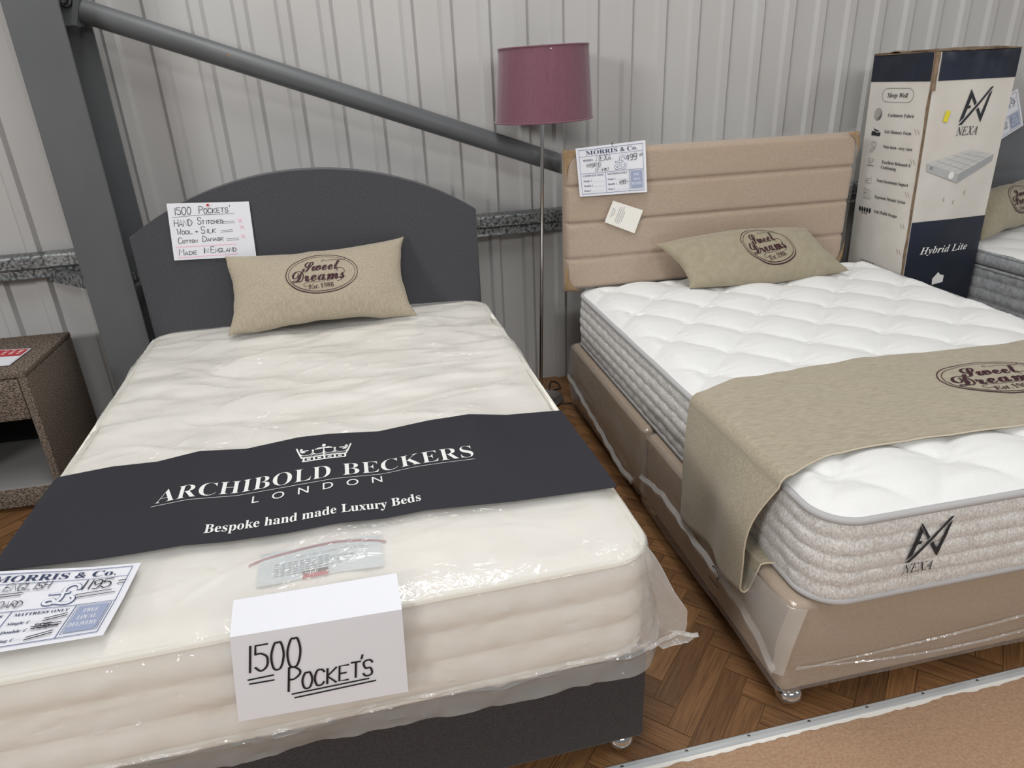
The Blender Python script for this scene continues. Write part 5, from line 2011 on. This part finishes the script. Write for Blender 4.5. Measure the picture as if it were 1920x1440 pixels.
    k.text('1.1m Width', 0.139, 0.523, 0.005, ink, 'serif', width=0.12)
    k.text('CARTON', 0.255, 0.367, 0.0105, ink, 'sans', width=0.26, spacing=1.3)
    for yy in (0.785, 0.700, 0.605, 0.510, 0.430):
        k.stroke([(0.845, yy + 0.010), (0.875, yy - 0.004)], 0.002, brown)
        k.stroke([(0.885, yy + 0.010), (0.915, yy - 0.004)], 0.002, brown)
    k.lay(g, side, 0.0020, step=0.0166667)
    t = thing('mattress_carton', 'tall white and navy mattress carton standing between the beds on the right', 'box', (3.65, -0.44, 0))
    body = make('carton_body', g, ['card_white', 'navy_print', 'navy_ink', 'card_brown', 'print_grey_light', 'print_grey', 'print_grey_mid', 'sticker_yellow', 'print_white'], parent=t, recalc=False)
    # battered top flaps
    for nm, A, B, inw, sd in (('top_flap', N1, R1, (0, 1, 0), 3), ('top_flap', L1, N1, (1, 0, 0), 5), ('top_flap', R1, B1, (-1, 0, 0), 8), ('top_flap', B1, L1, (0, -1, 0), 9)):
        S_, T_ = np.meshgrid(np.linspace(0, 1, 25), np.linspace(0, 1, 7))
        inw = np.array(inw, float)
        Q = A[None, None, :] * (1 - S_[..., None]) + B[None, None, :] * S_[..., None] + inw * (T_ * 0.195)[..., None]
        ins = (np.clip(0.5 - np.abs(S_ - 0.5), 0, 0.5))
        z = 0.004 + 0.010 * fbm(S_ * 5, T_ * 4, sd, 2) * (0.3 + T_) + (0.004 if sd in (3, 9) else 0.0)
        Q[..., 2] += z + 0.006 * np.sin(PI * T_)
        Q = Q - inw * 0.004 * (1 - T_)[..., None]
        make(nm, Geo().sheet(Q, 0.004), 'card_brown', parent=t, smooth=False)
    # crumpled folds on the near corner
    g = Geo()
    ys = np.linspace(0.90, 1.0, 10)
    P = np.array([[tuple(N0 + (N1 - N0) * y + np.array([-0.012 + 0.03 * q - 0.010 * q * q + 0.004 * vnoise(y * 60, q * 3, 2), -0.006 - 0.004 * (1 - abs(q - 0.5) * 2), 0.0])) for q in (0, 0.5, 1.0)] for y in ys])
    g.grid(P)
    make('torn_corner', g, 'card_brown', parent=t)


build_carton()


# =================================================================== NIGHTSTAND
def build_nightstand():
    FRAMES[4] = (-0.405, -0.147, -0.045)
    # local: u to the left of its right side is negative, v from back to front
    D, H, W = 0.468, 0.60, 0.52
    t = thing('nightstand', 'brown tweed covered nightstand with open shelf beside the steel column', 'nightstand', (-W / 2, D / 2, 0), 4)
    th = 0.030
    g = Geo()
    g.box((-W, 0, H - 0.022), (0, D, H), 0, 0.004, 2)
    make('top', g, 'tweed_brown', 4, parent=t)
    for a in (-th, -W):
        make('side_panel', Geo().box((a, 0, 0.0), (a + th, D, H - 0.0225), 0, 0.004, 2), 'tweed_brown', 4, parent=t)
    make('plinth', Geo().box((-W + th, 0, 0.02), (-th, D - 0.004, 0.105), 0, 0.004, 2), 'tweed_brown', 4, parent=t)
    make('drawer_front', Geo().box((-W + th + 0.002, D - 0.03, H - 0.195), (-th - 0.002, D + 0.002, H - 0.026), 0, 0.005, 2), 'tweed_brown', 4, parent=t)
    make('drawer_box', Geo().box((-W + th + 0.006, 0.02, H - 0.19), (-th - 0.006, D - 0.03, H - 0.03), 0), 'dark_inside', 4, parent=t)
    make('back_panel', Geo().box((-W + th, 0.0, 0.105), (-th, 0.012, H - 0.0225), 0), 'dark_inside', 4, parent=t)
    make('shelf', Geo().box((-W + th, 0.0125, 0.105), (-th, D - 0.006, 0.112), 0), 'grey_laminate', 4, parent=t)
    for u in (-W + 0.04, -0.04):
        for v in (0.04, D - 0.04):
            pass
    # leaflet
    P = quad_map((-0.225, 0.175, 0.6045), (-0.075, 0.200, 0.6045), (-0.225, 0.372, 0.6045), (-0.083, 0.385, 0.6045), 1.0, 1.3)
    k = Ink()
    k.rect(0.05, 0.72, 0.95, 1.24, 1)
    for i in range(9):
        k.rect(0.36 + (i % 3) * 0.2, 1.12 - (i // 3) * 0.12, 0.47 + (i % 3) * 0.2, 1.165 - (i // 3) * 0.12, 2)
    k.stroke([(0.03, 0.04), (0.97, 0.04), (0.97, 1.26), (0.03, 1.26)], 0.010, 3, closed=True)
    paper('leaflet', 'red and white leaflet lying on the tweed nightstand', 'leaflet', P, 1.0, 1.3, k, ['paper_white', 'ink_red', 'paper_cream', 'ink_dots'], 4, flip=-1)


build_nightstand()


# =================================================================== BED THREE (right edge of the photo)
def build_bed_three():
    t = thing('divan_bed', 'grey bed with leatherette headboard at the far right behind the carton', 'bed', (0.7, 0.95, 0), 3)
    make('base', Geo().box((0.02, 0.02, 0.045), (1.36, 1.88, 0.33), 0, 0.015, 3), 'mid_grey_plush', 3, parent=t)
    g = Geo()
    nz = 40
    P = np.zeros((nz + 1, 40, 3))
    us = np.linspace(0, 1, 40)
    for i in range(nz + 1):
        s = i / nz
        q = (s * 3) % 1.0
        pz = (1 - abs(2 * q - 1) ** 5) ** 0.5
        P[i, :, 0] = us * 1.38
        P[i, :, 2] = 0.42 + s * 0.78
        P[i, :, 1] = -0.05 + 0.045 * np.sqrt(1 - np.clip(1 - np.minimum(us, 1 - us) * 1.38 / 0.03, 0, 1) ** 2) * (0.7 + 0.3 * pz)
    g.grid(P)
    g.box((0.002, -0.052, 0.42), (1.378, -0.040, 1.20), 0, 0.006, 2)
    make('headboard', g, 'grey_leatherette', 3, parent=t)
    for u, v in ((0.08, 0.1), (0.08, 1.8), (1.28, 0.1), (1.28, 1.8)):
        castor(t, u, v, 3)
    m = thing('mattress', 'grey sided mattress with a white top beyond the carton at the right', 'mattress', (0.7, 0.95, 0.335), 3)
    R = rr_grid(0.0, 0.02, 1.37, 1.90, 0.09, 80, 110)
    z = 0.640 + 0.014 * (1 - np.clip(1 - R['d'] / 0.07, 0, 1) ** 2) + 0.6 * quilt(R['U'] + 0.1, R['V'])
    make('top_panel', Geo().grid(np.stack([R['U'], R['V'], z], 2)), 'white_knit', 3, parent=m)
    ks = np.linspace(0, 1, 12)
    sd = side_rows(R, [0.640 - 0.062 * q for q in ks], lambda k: 0.004 + 0.016 * math.sin(PI * ks[k]) ** 0.6)
    make('pillow_top', Geo().grid(sd, wrap=True), 'mid_grey_plush', 3, parent=m, recalc=False)
    ks2 = np.linspace(0, 1, 34)
    sd = side_rows(R, [0.570 - 0.222 * q for q in ks2], lambda k: 0.0 + 0.010 * abs(math.sin(PI * 4 * ks2[k])) ** 0.6 * (0.75 + 0.25 * np.sin(R['s'] * 2 * PI / 0.08)))
    make('border', Geo().grid(sd, wrap=True), 'mid_grey_plush', 3, parent=m, recalc=False)
    for zz in (0.642, 0.567, 0.350):
        make('piping', Geo().tube(ring_path(R, zz, 0.005), 0.008, 8, closed=True), 'mid_grey_plush', 3, parent=m)
    build_pillow('cushion', 'taupe cushion with maroon logo on the grey bed at the right edge', 3,
                 (0.045, 0.390, 0.674), (0.746, 0.150, 0.674), (0.0, 0.250, 0.915), (0.70, 0.030, 0.915), 0.075, 'chenille_taupe', (0.53, 0.56), 0.160, 27)
    # price card, tilted on top of the headboard
    ang = math.radians(27)
    c0 = np.array([0.09, 0.0, 1.215])
    W, H = 1.46, 1.0
    sc = 0.212

    TLp = {}
    ex = np.array([math.cos(ang), 0, math.sin(ang)]) * sc
    ez = np.array([-math.sin(ang), 0, math.cos(ang)]) * sc
    TR = np.array([0.461, 0.012, 1.371])
    P = lambda x, y: TR + (np.asarray(x)[..., None] - W) * ex + (np.asarray(y)[..., None] - H) * ez
    pen = [('hand', '649', 0.98, 0.64, 0.16, 0.07), ('hand', '649', 0.86, 0.29, 0.075, 0.10), ('hand', '749', 0.86, 0.19, 0.075, 0.10), ('line', [(1.30, 0.72), (1.35, 0.73)], 0.010)]
    k = price_card(pen)
    paper('price_card', 'blue printed price card on the grey headboard at the right edge', 'price card', P, W, H, k, PRICE_MATS, 3, flip=1, lift=0.0012, step=0.04)


build_bed_three()
